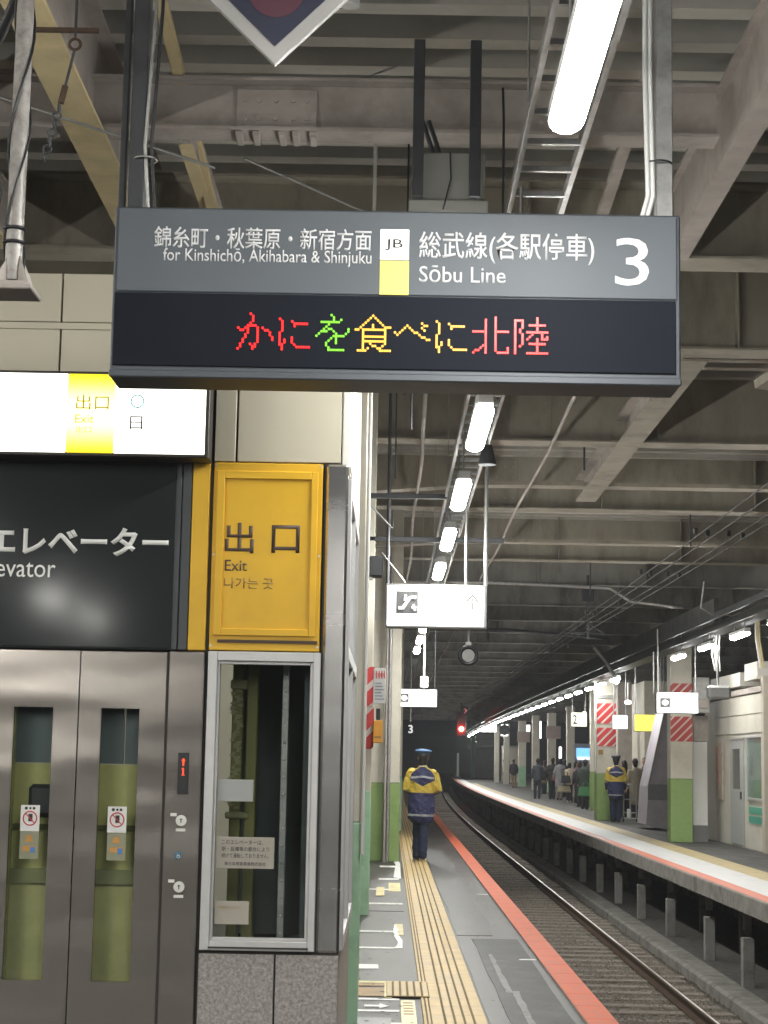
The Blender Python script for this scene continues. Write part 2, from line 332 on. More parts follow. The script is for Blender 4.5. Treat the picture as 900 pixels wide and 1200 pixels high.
# waiting-line markings left of the strip
for (x0, x1, y0, y1, m_) in [(-.6, .11, 15.6, 15.72, whitep), (-.6, .08, 17.05, 17.2, whitep), (-.6, -.05, 14.1, 14.4, whitep), (-.6, .02, 13.05, 13.2, ochre), (-.6, .015, 12.5, 12.95, ochre), (-.6, .06, 13.22, 13.34, yellowp),
    (-.6, .1, 12.3, 12.38, whitep), (-.6, .1, 11.75, 11.83, whitep), (-.6, .12, 11.2, 11.27, whitep), (-.6, .19, 20.3, 20.5, whitep), (-.4, .19, 19.4, 19.45, darkst), (-.1, .17, 24.4, 24.7, whitep), (-.1, .15, 27.2, 27.6, whitep), (-.3, .1, 22.5, 22.7, whitep)]:
    q_ = jag(x0, x1, y0, y1, 6, .006); sheet('painted_line', q_, .002 if m_ is not darkst else .001, m_)
sheet('painted_mark', [(-.0, 12.4), (.05, 12.38), (.06, 13.3), (-.0, 13.3)], .0062, yellowp)
sheet('painted_line', [(.07, 15.62), (.15, 15.62), (.155, 16.3), (.12, 16.8), (.125, 17.3), (.09, 17.9), (.075, 17.3), (.08, 16.7), (.115, 16.1), (.1, 15.8)], .0055, whitep)
sheet('painted_mark', [(.09, 16.8), (.17, 16.8), (.17, 17.9), (.09, 17.9)], .0025, yellowp)
sheet('painted_mark', [(.03, 22.3), (.18, 22.3), (.18, 23.8), (.03, 23.8)], .0025, yellowp)
sheet('painted_mark', [(-.12, 21.5), (-.02, 21.5), (-.02, 22.9), (-.12, 22.9)], .0065, yellowp)
sheet('painted_mark', [(.10, 24.9), (.2, 24.6), (.21, 28.2), (.16, 30.0), (.1, 29.1), (.14, 27.8)], .006, whitep)
fl = sheet('floor_sticker', [(.11, 11.1), (.205, 11.1), (.205, 12.28), (.11, 12.28)], .0062, mat('pale_yellow_sticker', (.62, .58, .3), .5, var=.25, scale=30))
for j in range(5):
    s_ = sheet('print_row', [(.125, 11.6+j*.13), (.19, 11.6+j*.13), (.19, 11.65+j*.13), (.125, 11.65+j*.13)], .0095, brownl2, .001)
# arrow
sheet('painted_arrow', [(-.13, 11.97), (-.03, 11.97), (-.03, 11.9), (.03, 12.02), (-.03, 12.14), (-.03, 12.06), (-.13, 12.06)], .002, whitep)
gm_ = MB()
for i in range(260):
    x, y = random.choice([random.uniform(.68, 1.22), random.uniform(-.2, .2)]), 10.5+random.random()**1.5*30; r_ = random.uniform(.006, .02)
    gm_.add([(x+r_*math.cos(a*PI/3)*random.uniform(.7, 1.2), y+r_*math.sin(a*PI/3)*random.uniform(.7, 1.6), .0092) for a in range(6)], [tuple(range(6))])
gm_.build('gum_spots', mat('old_gum', (.03, .03, .028), .7, var=.6, scale=3), plat, kind='stuff')
mh = MB(); mh.box(-.5, .045, 9.9, 11.45, .0065, .009); mh.build('cover_plate', mat('steel_cover', (.2, .2, .2), .5, .3, var=.2, scale=20), plat)

# opposite platform
op = MB(); op.sweep(rect_prof(4.75, 17, -.22, 0), 12, 235, 3); opp = op.build('opposite_platform', asph2, kind='structure')
MB().sweep([(4.5, -.22), (4.76, -.24), (4.76, .004), (4.51, .004), (4.5, -.01)], 12, 235, 3).build('coping', conc_dark, opp)
MB().sweep(rect_prof(4.54, 4.74, .0045, .0085), 12, 235, 3).build('orange_line', orange, opp)
MB().sweep(rect_prof(4.742, 5.36, .004, .0095), 12, 235, 3).build('white_band', whiteb, opp)
MB().sweep(rect_prof(5.362, 5.8, .001, .009), 12, 130, 3).build('tactile_strip', mat('tactile_ochre', (.42, .33, .16), .6, var=.2, scale=4, dirt=(.2, .17, .1), dirt_amt=.5, dirt_scale=3), opp)
# support posts under the opposite platform, two rows, with cap blocks
pm = MB(); pm.cbox(-.08, .08, -.08, .08, -1.36, -.7, .01); pm.cbox(-.05, .05, -.05, .05, -.6, -.22, .006); pmm = pm.mesh('post', concrete)
pm2 = MB(); pm2.cbox(-.09, .09, -.09, .09, -1.36, -.22, .01); pmm2 = pm2.mesh('post', conc_dark)
y = 18.0; i = 0
while y < 150:
    inst('post', pmm, opp, (4.95+cx(y)+random.uniform(-.04, .04), y, 0), (0, 0, random.uniform(-.05, .05)), scale=(1, 1, 1))
    inst('post', pmm2, opp, (5.75+cx(y), y+1.2+random.uniform(-.3, .3), 0))
    y += 3.4+random.uniform(-.3, .3)
MB().sweep(rect_prof(5.2, 5.4, -.5, -.225), 12, 200, 4).build('support_beam', darkst, opp)
MB().sweep(rect_prof(6.9, 7.1, -1.36, -.22), 12, 200, 6).build('retaining_wall', conc_dark, opp)
MB().sweep([(4.2, -1.36), (4.6, -1.36), (4.6, -1.2), (4.55, -1.17), (4.25, -1.17), (4.2, -1.2)], 10, 200, 3).build('cable_trough', conc_dark, opp)

# ================================================================== TRACK
tb = MB(); tb.sweep([(1.3, -1.36), (4.16, -1.36), (4.0, -1.262), (1.5, -1.262)], 5, 300, 3); tb.build('track_bed', ballast, kind='structure')
trk = thing('railway_track', 'single railway track curving away between the two platforms', 'railway track')
for sx in (-1, 1):
    xc = 2.985+sx*.5665
    m = MB(); m.sweep([(xc-.07, -1.24), (xc+.07, -1.24), (xc+.07, -1.225), (xc+.01, -1.2), (xc+.01, -1.12), (xc-.01, -1.12), (xc-.01, -1.2), (xc-.07, -1.225)], 8, 290, 3)
    r_ = m.build('rail', rail_side, trk)
    m = MB(); m.sweep([(xc-.034, -1.135), (xc+.034, -1.135), (xc+.034, -1.112), (xc+.03, -1.106), (xc-.03, -1.106), (xc-.034, -1.112)], 8, 290, 3); m.build('rail_head', rail_side, r_)
    MB().sweep([(xc-.014, -1.106), (xc+.014, -1.106), (xc+.011, -1.1), (xc-.011, -1.1)], 8, 290, 3).build('running_surface', rail_top, r_)
sl = MB(); sl.cbox(-1.05, 1.05, -.11, .11, 0, .085, .012); slm = sl.mesh('sleeper', sleeper_m)
for i in range(250):
    y = 14+i*.6+random.uniform(-.03, .03)
    inst('sleeper', slm, trk, (2.985+cx(y)+random.uniform(-.06, .06), y, -1.322+random.uniform(-.014, .008)), (random.uniform(-.03, .03), random.uniform(-.006, .006), random.uniform(-.02, .02)))
# ballast stones
st = MB(); tet = [(0, 1, 2), (0, 2, 3), (0, 3, 1), (1, 3, 2), (4, 2, 1), (4, 3, 2), (4, 1, 3)]
for i in range(30000):
    y = 15+(random.random()**1.7)*60; x = random.uniform(1.6, 4.25)+cx(y); s = random.uniform(.018, .042); z = -1.258+random.uniform(-.005, .012) - (max(0, x-3.95)*.35)
    a = random.uniform(0, 6.28); v = []
    for (dx, dy, dz) in ((1, 0, 0), (0, 1, 0), (-1, 0, 0), (0, -1, 0), (0, 0, 1)):
        q = s*random.uniform(.7, 1.2); v.append((x+q*(dx*math.cos(a)-dy*math.sin(a)), y+q*(dx*math.sin(a)+dy*math.cos(a)), z+q*dz*.7))
    st.add(v, [(0, 1, 4), (1, 2, 4), (2, 3, 4), (3, 0, 4)])
bs = D.meshes.new('ballast_stones'); bs.from_pydata(st.v, [], st.f); bs.materials.append(mat('ballast_stone', (.125, .108, .088), .9, var=.5, scale=25)); bs.update()
tag(inst('ballast_stones', bs), 'brown ballast stones lying between the sleepers of the track', 'ballast', kind='stuff')

# ================================================================== ROOF
roof = thing('station_roof', 'dark ribbed station roof deck over both platforms and the track', 'roof')
MB().sweep(rect_prof(-14, 20, 6.12, 6.3), -25, 165, 5).build('roof_deck', deck_m, roof)
jm = MB(); jm.box(-7, 8.5, -.075, .075, 5.96, 6.12); jmm = jm.mesh('joist', joist_m)
for i in range(58):
    y = 7.2+i*.447+(.05 if i % 3 else 0)
    inst('joist', jmm, roof, (0, y, 0))
jf = MB()
for i in range(34): jf.box(-13, 18, 33+i*3.0, 33.15+i*3.0, 5.96, 6.12)
jf.build('far_joists', joist_m, roof, kind='stuff')
# transverse girders
def girder(y, x0, x1, zb, web, fw, m, label, bolts=False):
    t = thing('roof_girder', label, 'girder', (cx(y), y, zb), 'girders crossing under the station roof')
    MB().box(x0, x1, -.012, .012, .022, web).build('web', m, t)
    MB().box(x0, x1, -fw/2, fw/2, 0, .02).build('bottom_flange', m, t)
    MB().box(x0, x1, -fw/2, fw/2, web+.002, web+.022).build('top_flange', m, t)
    return t
gi = 1
G = []
t = girder(9.95, -14, 1.85, 5.2, .3, .2, pinkgrey, 'low grey girder with a bolted splice plate, nearest above the departure sign'); G.append(t)
sp = MB(); sp.cbox(-.95, -.48, -.04, -.014, .03, .27, .004); spl = sp.build('splice_plate', pinkgrey, t)
bm_ = MB()
for bx in (-.9, -.82, -.72, -.62, -.54):
    for bz in (.09, .2): bm_.tube([(bx, -.055, bz), (bx, -.039, bz)], .016, 8)
bm_.build('bolts', pinkgrey, spl, kind='stuff')
bb = MB()
for bx in (-.93, -.83, -.68, -.6, -.5): bb.cbox(bx-.02, bx+.02, -.09, .09, -.03, -.002, .004)
bb.build('splice_nuts', pinkgrey, t, kind='stuff')
gy = [12.5, 15.3, 19.9, 25.3, 31.8, 36.2, 40.5, 44.9, 49.3, 53.7, 58.2, 62.6, 67.0, 71.4, 75.8, 80.2, 84.6, 89.0, 93.5, 98.0, 102.5, 107, 111.5, 116, 120.5, 125, 129.5, 134, 139, 144, 149, 154, 159]
for i, y in enumerate(gy):
    big = y < 34
    web = .82 if y > 14 else .55
    t = girder(y, -14, 18, 5.2 if y < 40 else 5.15, web, .34 if big else .26, beige if y < 33 else far_dimmed, '%s deep beige roof girder counted onward from behind the departure sign' % ordn1(i+1).capitalize())
    if y < 60:
        for xs in (-4.5, -1.9, .95, 3.0, 5.2, 7.8):
            MB().box(xs-.008, xs+.008, -.13, -.013, .022, web).build('stiffener', beige if y < 33 else far_dimmed, t)
    if y in (19.9, 25.3, 31.8, 15.3):
        for xs in (1.55, 5.9):
            s_ = MB(); s_.cbox(xs-.24, xs+.24, -.03, -.0125, .08, web-.1, .003)
            pl = s_.build('splice_plate', beige, t); q = MB()
            for r_ in range(4):
                for c_ in range(4): q.tube([(xs-.18+c_*.12, -.042, .17+r_*.15), (xs-.18+c_*.12, -.029, .17+r_*.15)], .014, 6)
            q.build('bolts', pinkgrey, pl, kind='stuff')
# arched flange braces hanging under two girders
def arch(y, zc, label):
    t = thing('arched_brace', label, 'brace', (0, y, 0)); v = []
    n = 20; pts = []
    for i in range(n+1):
        x = -1.4+i*(8.6/n); z = zc-.12*((max(0, 1.6-x))**1.6)*.35
        pts.append((x, z))
    m = MB()
    for i in range(n):
        (a, b), (c, d) = pts[i], pts[i+1]
        m.add([(a, -.14, b), (c, -.14, d), (c, .14, d), (a, .14, b), (a, -.14, b+.05), (c, -.14, d+.05), (c, .14, d+.05), (a, .14, b+.05)], [(0, 1, 2, 3), (4, 5, 6, 7), (0, 1, 5, 4), (2, 3, 7, 6)])
    m.build('flange', beige, t)
arch(23.1, 5.2, 'shallow arched beige brace rising toward the middle of the track, above the wires')
arch(28.4, 5.1, 'second shallow arched beige brace, lower and just beyond the first arched one')
# longitudinal beams
def longi(x0, x1, y0, y1, zb, h, m, label, fl=.02):
    t = thing('long_beam', label, 'beam', ((x0+x1)/2, y0, zb-.025)); w_ = (x1-x0)/2
    MB().box(-w_, w_, 0, y1-y0, 0, fl).build('bottom_flange', m, t)
    MB().box(-.02, .02, .003, y1-y0-.003, fl+.001, h).build('web', pinkgrey, t)
    MB().box(-w_, w_, 0, y1-y0, h+.001, h+.02).build('top_flange', pinkgrey, t)
    return t
longi(-1.915, -1.70, 3, 12.3, 5.18, .62, cream_y, 'wide yellowed roof beam running forward at the upper left')
longi(-1.30, -1.22, 10.1, 12.3, 5.2, .2, cream_y, 'short narrow yellowed beam just left of the departure sign')
longi(-2.9, -2.75, 3, 12.3, 5.2, .4, cream_y, 'yellowed beam behind the hanging pole at the far upper left')
longi(1.93, 2.07, 3, 12.3, 5.2, .5, pinkgrey, 'grey roof beam running forward at the upper right')
longi(2.52, 2.79, 15.5, 24.2, 5.2, .3, beige, 'pale straight beam ending in mid air right below the departure sign')
def strut(name, p, q, w_, h, m, label, cat='strut'):
    p, q = Vector(p), Vector(q); L = (q-p).length
    o = MB().cbox(-w_/2, w_/2, -h/2, h/2, 0, L, .004).build(name, m)
    o.location = p; o.rotation_mode = 'QUATERNION'; o.rotation_quaternion = (q-p).to_track_quat('Z', 'Y'); return tag(o, label, cat)
strut('roof_strut', (-1.33, 9.2, 5.75), (-1.16, 12.0, 4.9), .07, .05, cream_y, 'slanting yellowed strut tucked behind the left hanger of the departure sign')
strut('roof_strut', (2.75, 8.5, 6.0), (2.55, 10.6, 5.35), .1, .06, pinkgrey, 'grey slanting strut in the upper right corner')
strut('roof_strut', (1.55, 10.2, 5.9), (1.4, 12.3, 5.3), .08, .05, pinkgrey, 'faint grey strut beside the right hanger of the departure sign')
strut('roof_strut', (4.3, 13.0, 5.5), (3.2, 15.2, 4.9), .16, .08, beige, 'broken looking beige strut below the girder right of the departure sign')
def wire(name, pts, r, m, label, cat, group=None): 
    return tag(MB().tube(pts, r, 5).build(name, m), label, cat, group)
wire('tie_rod', [(-2.6, 9.0, 5.2), (-1.0, 9.3, 4.78)], .009, galv, 'thin galvanised tie rod sloping down from the pole to the sign hanger', 'tie rod')
wire('tie_rod', [(-1.1, 10.6, 5.45), (.0, 10.7, 5.95)], .008, galv, 'thin tie rod rising right under the diamond board', 'tie rod')
wire('tie_rod', [(-.95, 10.5, 5.25), (.35, 11.2, 4.9)], .008, galv, 'thin tie rod falling right from the splice plate', 'tie rod')
wire('tie_rod', [(-.7, 10.5, 4.6), (.4, 11.6, 5.2)], .008, galv, 'thin tie rod rising right just above the departure sign', 'tie rod')
# roof rack along the opposite platform above its lights
rk = thing('lighting_trunking', 'dark trunking running above the row of lights on the opposite platform', 'trunking')
MB().sweep(rect_prof(5.62, 5.95, 3.93, 4.05), 18, 160, 3).build('trunking_body', darkst, rk)
MB().sweep(rect_prof(5.55, 5.6, 4.1, 4.2), 18, 160, 3).build('pipe', darkst, rk)
MB().sweep(rect_prof(6.02, 6.1, 4.17, 4.7), 33, 134, 3).build('fascia', mat('grimy_fascia', (.12, .118, .112), .8, var=.3, scale=2), rk)

# cable ladder above near lights
cl = thing('cable_ladder', 'galvanised cable ladder running above the near platform lights', 'cable ladder')
for x in (.545, .80): MB().box(x-.012, x+.012, 4, 60, 4.27, 4.33).build('side_rail', galv, cl)
rg = MB().box(.555, .79, -.012, .012, 4.275, 4.30).mesh('rung', galv)
for i in range(66): inst('rung', rg, cl, (0, 4.2+i*.36, 0))
for y in (7, 12, 17, 22, 30, 40): MB().tube([(.53, y, 4.3), (.53, y, 6)], .006, 5).build('hanger_rod', galv, cl)

# ================================================================== LIGHTS
def light_proto():
    t = thing('ceiling_light', 'x', 'light', (.6, 8, 3.81), 'LED lights above the near platform')
    h = MB(); h.cbox(-.056, .056, -.74, .74, .022, .085, .006); h.build('housing', mat('white_enamel', (.7, .7, .68), .4, var=.03), t)
    d = MB(); pts = []
    n = 7; vs = []; ends = [(-.735, .15), (-.725, .55), (-.70, .82), (-.66, 1), (.66, 1), (.70, .82), (.725, .55), (.735, .15)]
    for (yy, s_) in ends:
        for j in range(10):
            a = 2*PI*j/10; vs.append((.062*s_*math.cos(a), yy, .0+.036*s_*math.sin(a)))
    fs = [(i*10+j, i*10+(j+1) % 10, (i+1)*10+(j+1) % 10, (i+1)*10+j) for i in range(7) for j in range(10)]
    d.add(vs, fs, True); d.add(vs[:10], [tuple(range(10))]); d.add(vs[-10:], [tuple(range(10))]); d.build('tube', tube_e, t)
    ecm = MB().cbox(-.05, .05, -.047, .047, .022, .088, .008).mesh('end_cap', MATS['white_enamel']); inst('end_cap', ecm, t, (0, .753, 0)); inst('end_cap', ecm, t, (0, -.753, 0))
    MB().tube([(0, -.5, .09), (0, -.5, .46)], .008, 6).build('bracket', galv, t); MB().tube([(0, .5, .09), (0, .5, .46)], .008, 6).build('bracket', galv, t)
    return t
lp = light_proto(); first = True; k = 1
ys = [-10, -7, -4, -1, 2.15, 5.25, 8.5] + [11.7+i*3.03 for i in range(9)]
for i, y in enumerate(ys):
    o = lp if first else copy_tree(lp); first = False
    x = .585-.0012*y+cx(y)*.5; o.location = (x, y, 3.81)
    if y < 5: o['label'] = '%s near platform light behind the camera position' % ordn1(i+1).capitalize()
    elif y < 6: o['label'] = 'biggest glaring white tube at the top, above the departure sign'
    elif y < 10: o['label'] = 'near platform light hidden right behind the departure sign'
    else: o['label'] = '%s ceiling light below and beyond the departure sign, near platform' % ordn1(i-6).capitalize()
ll = copy_tree(lp)
for c_ in ll.children:
    if c_.name.startswith('tube'): c_.data = c_.data.copy(); c_.data.materials[0] = emi('led_tube_left_row', (1.0, .985, .92), LAMP*1.5)
for i, y in enumerate((-11.5, -7.9, -2.2, .8, 3.4, 5.9)):
    o = copy_tree(ll) if i else ll; o.location = (-4.87, y, 3.81); o['group'] = 'LED lights along the left side of the near platform'
    o['label'] = '%s light of the left row behind and beside the camera' % ordn1(i+1)
lr = copy_tree(lp)
for c_ in lr.children:
    if c_.name.startswith('tube'):
        c_.data = c_.data.copy(); c_.data.materials[0] = tube_r
k = 0
yr = [20.0, 23.0, 26.1, 29.1, 32.2, 35.3] + [45.2+i*2.95 for i in range(38)]  # the farthest lights are added to carry light to the end building
for i, y in enumerate(yr):
    o = lr if i == 0 else copy_tree(lr)
    o.scale = (1, .82, 1); o.location = (5.72+cx(y), y, 3.72); o.rotation_euler = (0, 0, -(y-60)/3800 if y > 60 else 0)
    o['group'] = 'LED lights above the opposite platform'
    o['label'] = 'opposite platform light, %s of its row from the right' % ordn1(i+1)
# loudspeaker horns by the near lights
def cone(label, loc):
    m = MB(); m.tube([(0, 0, 0), (0, 0, -.16)], .04, 12, .075); t = m.build('loudspeaker', darkst); t.location = loc
    MB().tube([(0, 0, 0), (0, 0, .3)], .008, 6).build('stem', galv, t); return tag(t, label, 'loudspeaker', 'small loudspeakers beside the near lights')
cone('dark cone loudspeaker hanging right of the first light below the sign', (.74, 11.0, 4.15))
cone('smaller dark cone loudspeaker hanging right of the second light below the sign', (.76, 14.2, 4.15))

# ================================================================== DEPARTURE SIGN
YS = 6.6
s = thing('departure_sign', 'wide grey hanging departure sign numbered 3 with a lit dot matrix line', 'departure sign', (0, YS, 0))
MB().cbox(-1.085, 1.085, .0, .22, 3.03, 3.70, .006).build('casing', caseg, s)
MB().cbox(-1.07, 1.07, -.008, -.0005, 3.365, 3.692, .003).build('name_panel', signgrey, s)
MB().cbox(-1.075, 1.065, -.008, -.0005, 3.075, 3.36, .003).build('display_panel', signdark, s)
MB().cbox(-1.085, 1.085, -.018, -.0005, 3.028, 3.058, .005).build('bottom_lip', caseg, s)
def X(px): return (px-467)/315.5+.0                # sign pixels to metres along the board
def TX(px, py): return (px-466.3+(py-344)*.0175)/308.3
def TZ(px, py): return 3.37-(py-(344+.0195*(px-466)))/308.3
# measured text runs
def sign_text(body, pxl, pxr, pyt, pyb, m, bold=0, nm='lettering'):
    pm_ = (pyt+pyb)/2; xa, xb = TX(pxl, pm_), TX(pxr, pm_); zc = TZ((pxl+pxr)/2, pm_)
    return text(body, xa, xb, zc, (pyb-pyt)/308.3, -.0085, m, s, nm, .0015, bold)
sign_text('錦糸町・秋葉原・新宿方面', 180, 437, 263.5, 289.5, letter, .008)
sign_text('for Kinshichō, Akihabara & Shinjuku', 191, 437, 289.5, 310, letter, .004)
sign_text('総武線(各駅停車)', 493, 700, 270, 308, letter, .008)
sign_text('Sōbu Line', 493, 595, 310.5, 331, letter, .004)
sign_text('3', 724, 764, 277, 335, letter, .0)
lb = MB(); lb.cbox(TX(447, 300), TX(481, 300), -.012, -.0085, TZ(464, 303), TZ(464, 266), .003); lbe = emi('line_symbol_white', (1, .98, .85), .95); ls = lb.build('line_symbol', lbe, s)
q = MB(); q.cbox(TX(446.5, 325), TX(481, 325), -.0115, -.0085, TZ(464, 345.5), TZ(464, 304), .002)
qm = D.materials.new('line_colour_glow'); qm.use_nodes = True; n = qm.node_tree.nodes; l = qm.node_tree.links; b = n['Principled BSDF']; b.inputs['Base Color'].default_value = (.45, .42, .1, 1); b.inputs['Emission Color'].default_value = (.72, .66, .18, 1); b.inputs['Emission Strength'].default_value = .62
q.build('line_colour_bar', qm, s)
for (a, b_, c_, d_) in [(447, 481, 266, 267.2), (447, 481, 302, 303)]: pass
text('JB', TX(453, 285), TX(474, 285), TZ(464, 285), 14/308.3, -.0125, inkm, ls, 'lettering', .001, .006)
# LED dot characters, 16 x 16 each
def raster(polys):
    out = set()
    for pl in polys:
        if len(pl) == 1: out.add(pl[0]); continue
        for (a, b_) in zip(pl, pl[1:]):
            n_ = max(abs(a[0]-b_[0]), abs(a[1]-b_[1])); n_ = max(1, int(math.ceil(n_)))
            for i in range(n_+1): out.add((int(a[0]+(b_[0]-a[0])*i/n_+.5), int(a[1]+(b_[1]-a[1])*i/n_+.5)))
    return out
KA = [[(5, 0), (6, 2), (5, 4), (4, 6), (4, 8), (0, 15)], [(0, 6), (1, 7), (3, 6), (5, 4), (7, 5), (8, 7), (8, 12), (6, 15), (5, 13)], [(10, 6), (12, 7), (14, 11)]]
NI = [[(1, 2), (2, 4), (2, 6), (1, 8), (1, 12), (2, 15), (2, 13), (3, 11)], [(6, 3), (7, 5), (8, 4), (12, 4)], [(6, 10), (6, 12), (8, 14), (13, 14)]]
WO = [[(2, 3), (8, 3), (10, 2)], [(6, 0), (7, 2), (4, 5), (0, 9)], [(3, 7), (6, 6), (8, 8), (8, 12)], [(13, 6), (13, 7), (11, 9), (9, 9), (7, 9), (4, 12), (4, 13), (5, 15), (11, 15)]]
SHOKU = [[(7, 0), (1, 6), (0, 6)], [(7, 0), (12, 5), (14, 5)], [(7, 4), (7, 6)], [(3, 6), (3, 15)], [(3, 6), (12, 6), (12, 11), (3, 11)], [(3, 9), (12, 9)], [(1, 15), (3, 15), (5, 14)], [(6, 12), (9, 14), (11, 15), (14, 15)], [(12, 12), (10, 14)]]
BE = [[(0, 7), (1, 8), (5, 4), (11, 9), (14, 10)], [(11, 3), (13, 4)], [(11, 5), (12, 6)]]
KITA = [[(0, 6), (4, 6)], [(5, 1), (5, 15)], [(4, 12), (0, 15)], [(9, 0), (9, 14), (10, 15), (14, 15), (14, 13)], [(14, 6), (9, 6)]]
RIKU = [[(1, 1), (1, 15)], [(1, 1), (4, 1), (4, 3), (3, 6), (4, 8), (4, 11), (3, 12)], [(7, 3), (13, 3)], [(10, 0), (10, 6)], [(6, 6), (14, 6)], [(8, 7), (6, 9)], [(12, 7), (12, 9), (14, 9), (14, 8)], [(7, 11), (13, 11)], [(10, 9), (10, 15)], [(6, 15), (14, 15)]]
pit = 46/16/308.3
x_s, z_s = TX(281, 370), TZ(281, 367.5)
for i, (gl, me_) in enumerate([(KA, red_e), (NI, red_e), (WO, grn_e), (SHOKU, amb_e), (BE, amb_e), (NI, amb_e), (KITA, red_e), (RIKU, red_e)]):
    m = MB()
    for (c_, r_) in raster(gl):
        x = x_s+(i*16+c_)*pit; z = z_s-r_*pit*.97; R = pit*.49
        m.add([(x+R*math.cos(a*PI/4), -.0125, z+R*math.sin(a*PI/4)) for a in range(8)]+[(x+R*math.cos(a*PI/4), -.0082, z+R*math.sin(a*PI/4)) for a in range(8)], [tuple(range(8))]+[(a, a+8, (a+1) % 8+8, (a+1) % 8) for a in range(8)])
    m.build('led_character', me_, s)
# hangers and cables
h = MB(); h.cbox(-1.045, -.985, .02, .09, 3.702, 6.1, .004); h.cbox(-1.085, -1.06, .05, .09, 3.702, 6.1, .003); h.build('hanger_post', darkst, s)
h = MB(); h.cbox(1.0, 1.065, .04, .11, 3.702, 6.1, .004); h.build('hanger_post', galv, s)
for (x, m_) in ((-.965, galv), (-.94, blackp)):
    MB().tube([(x, .03, 3.702), (x-.02, .02, 3.95), (x+.005, .02, 4.5), (x+.02, .02, 6.0)], .007, 6).build('cable', m_, s)
for x in (.985, .965):
    MB().tube([(x-.02, .05, 3.702), (x, .02, 3.78), (x-.012, .02, 4.3), (x, .02, 6.0)], .010, 6).build('cable', MATS['white_enamel'], s)
MB().ring((1.01, .05, 3.92), .05, .004, 'z', 16, 5).build('cable_tie', blackp, s); MB().ring((-.985, .04, 3.9), .045, .004, 'z', 16, 5).build('cable_tie', galv, s)

# diamond board above the sign
db = thing('diamond_board', 'dark diamond shaped board with a pale grey border hanging at the top', 'sign board', (-.445, 6.0, 4.41))
MB().prism([(0, -.37), (.37, 0), (0, .37), (-.37, 0)], 0, .03).build('border', mat('pale_grey_enamel', (.36, .35, .34), .5, var=.06), db)
MB().prism([(0, -.305), (.305, 0), (0, .305), (-.305, 0)], -.006, -.0005).build('face', mat('navy_face', (.035, .038, .06), .35, var=.1), db)
MB().prism([(.1*math.cos(a*PI/12), -.1+.1*math.sin(a*PI/12)) for a in range(24)], -.009, -.0065).build('red_mark', mat('dull_red', (.09, .035, .05), .5), db)
MB().box(-.32, -.3, .031, .05, .1, 1.7).build('bracket', darkst, db); MB().box(.3, .32, .031, .05, .1, 1.7).build('bracket', darkst, db)
cc = thing('camera_housing', 'small pale cylinder camera clamped behind the diamond board', 'camera', (-.22, 6.9, 4.66))
MB().tube([(0, 0, 0), (.012, -.01, .13)], .05, 12, .036).build('housing', mat('pale_plastic', (.5, .5, .5), .4), cc); MB().box(-.2, .0, .05, .08, .02, .05).build('bracket', darkst, cc)

# left hanging pipe with base plate and cables
pp = thing('hanging_pipe', 'grey hanging pipe wound with cables and ending in a base plate, upper left', 'pipe', (-1.335, 6.0, 0))
MB().tube([(0, 0, 3.235), (-.0, 0, 6.1)], .031, 14).build('pipe', mat('weathered_pipe', (.36, .34, .32), .45, .2, var=.25, scale=12, dirt=(.14, .11, .09), dirt_amt=.6, dirt_scale=18), pp)
m = MB(); m.cbox(-.12, .085, -.09, .09, 3.185, 3.205, .004); m.cbox(-.09, .06, -.07, .07, 3.205, 3.22, .003); m.build('base_plate', pinkgrey, pp)
m = MB()
for a in range(4):
    t_ = a*PI/2+PI/4; m.add([(.025*math.cos(t_), .025*math.sin(t_), 3.32), (.08*math.cos(t_), .08*math.sin(t_), 3.22), (.025*math.cos(t_), .025*math.sin(t_), 3.22), (.03*math.cos(t_)+.006, .03*math.sin(t_), 3.32), (.085*math.cos(t_)+.006, .085*math.sin(t_), 3.22), (.03*math.cos(t_)+.006, .03*math.sin(t_), 3.22)], [(0, 1, 2), (3, 5, 4), (0, 3, 4, 1), (1, 4, 5, 2), (2, 5, 3, 0)])
m.build('gusset', pinkgrey, pp)
for ph, r_ in ((0, .005), (2.6, .004)):
    pts = [(.036*math.cos(ph+z*7.5), .036*math.sin(ph+z*7.5), 3.28+z) for z in [i*.06 for i in range(46)]]
    MB().tube(pts, r_, 5).build('wound_cable', blackp, pp)
for pts in ([(-.04, -.03, 3.25), (-.1, -.03, 3.4), (-.07, -.03, 3.7), (-.14, -.02, 4.0), (-.1, 0, 4.6)], [(-.05, -.03, 3.23), (-.08, -.04, 3.34), (-.05, -.03, 3.55), (-.12, -.03, 3.75), (-.2, 0, 3.9)]):
    MB().tube(pts, .008, 6).build('loose_cable', blackp, pp)
MB().ring((0, 0, 3.37), .036, .006, 'z', 16, 5).build('cable_tie', blackp, pp); MB().ring((0, 0, 3.42), .036, .006, 'z', 16, 5).build('cable_tie', blackp, pp)
wire('bundled_cable', [(-1.9, 6.3, 4.35), (-1.6, 6.2, 4.22), (-1.45, 6.1, 4.16), (-1.38, 6.05, 4.3)], .022, blackp, 'thick black cable bundle looping at the top left corner', 'cable')
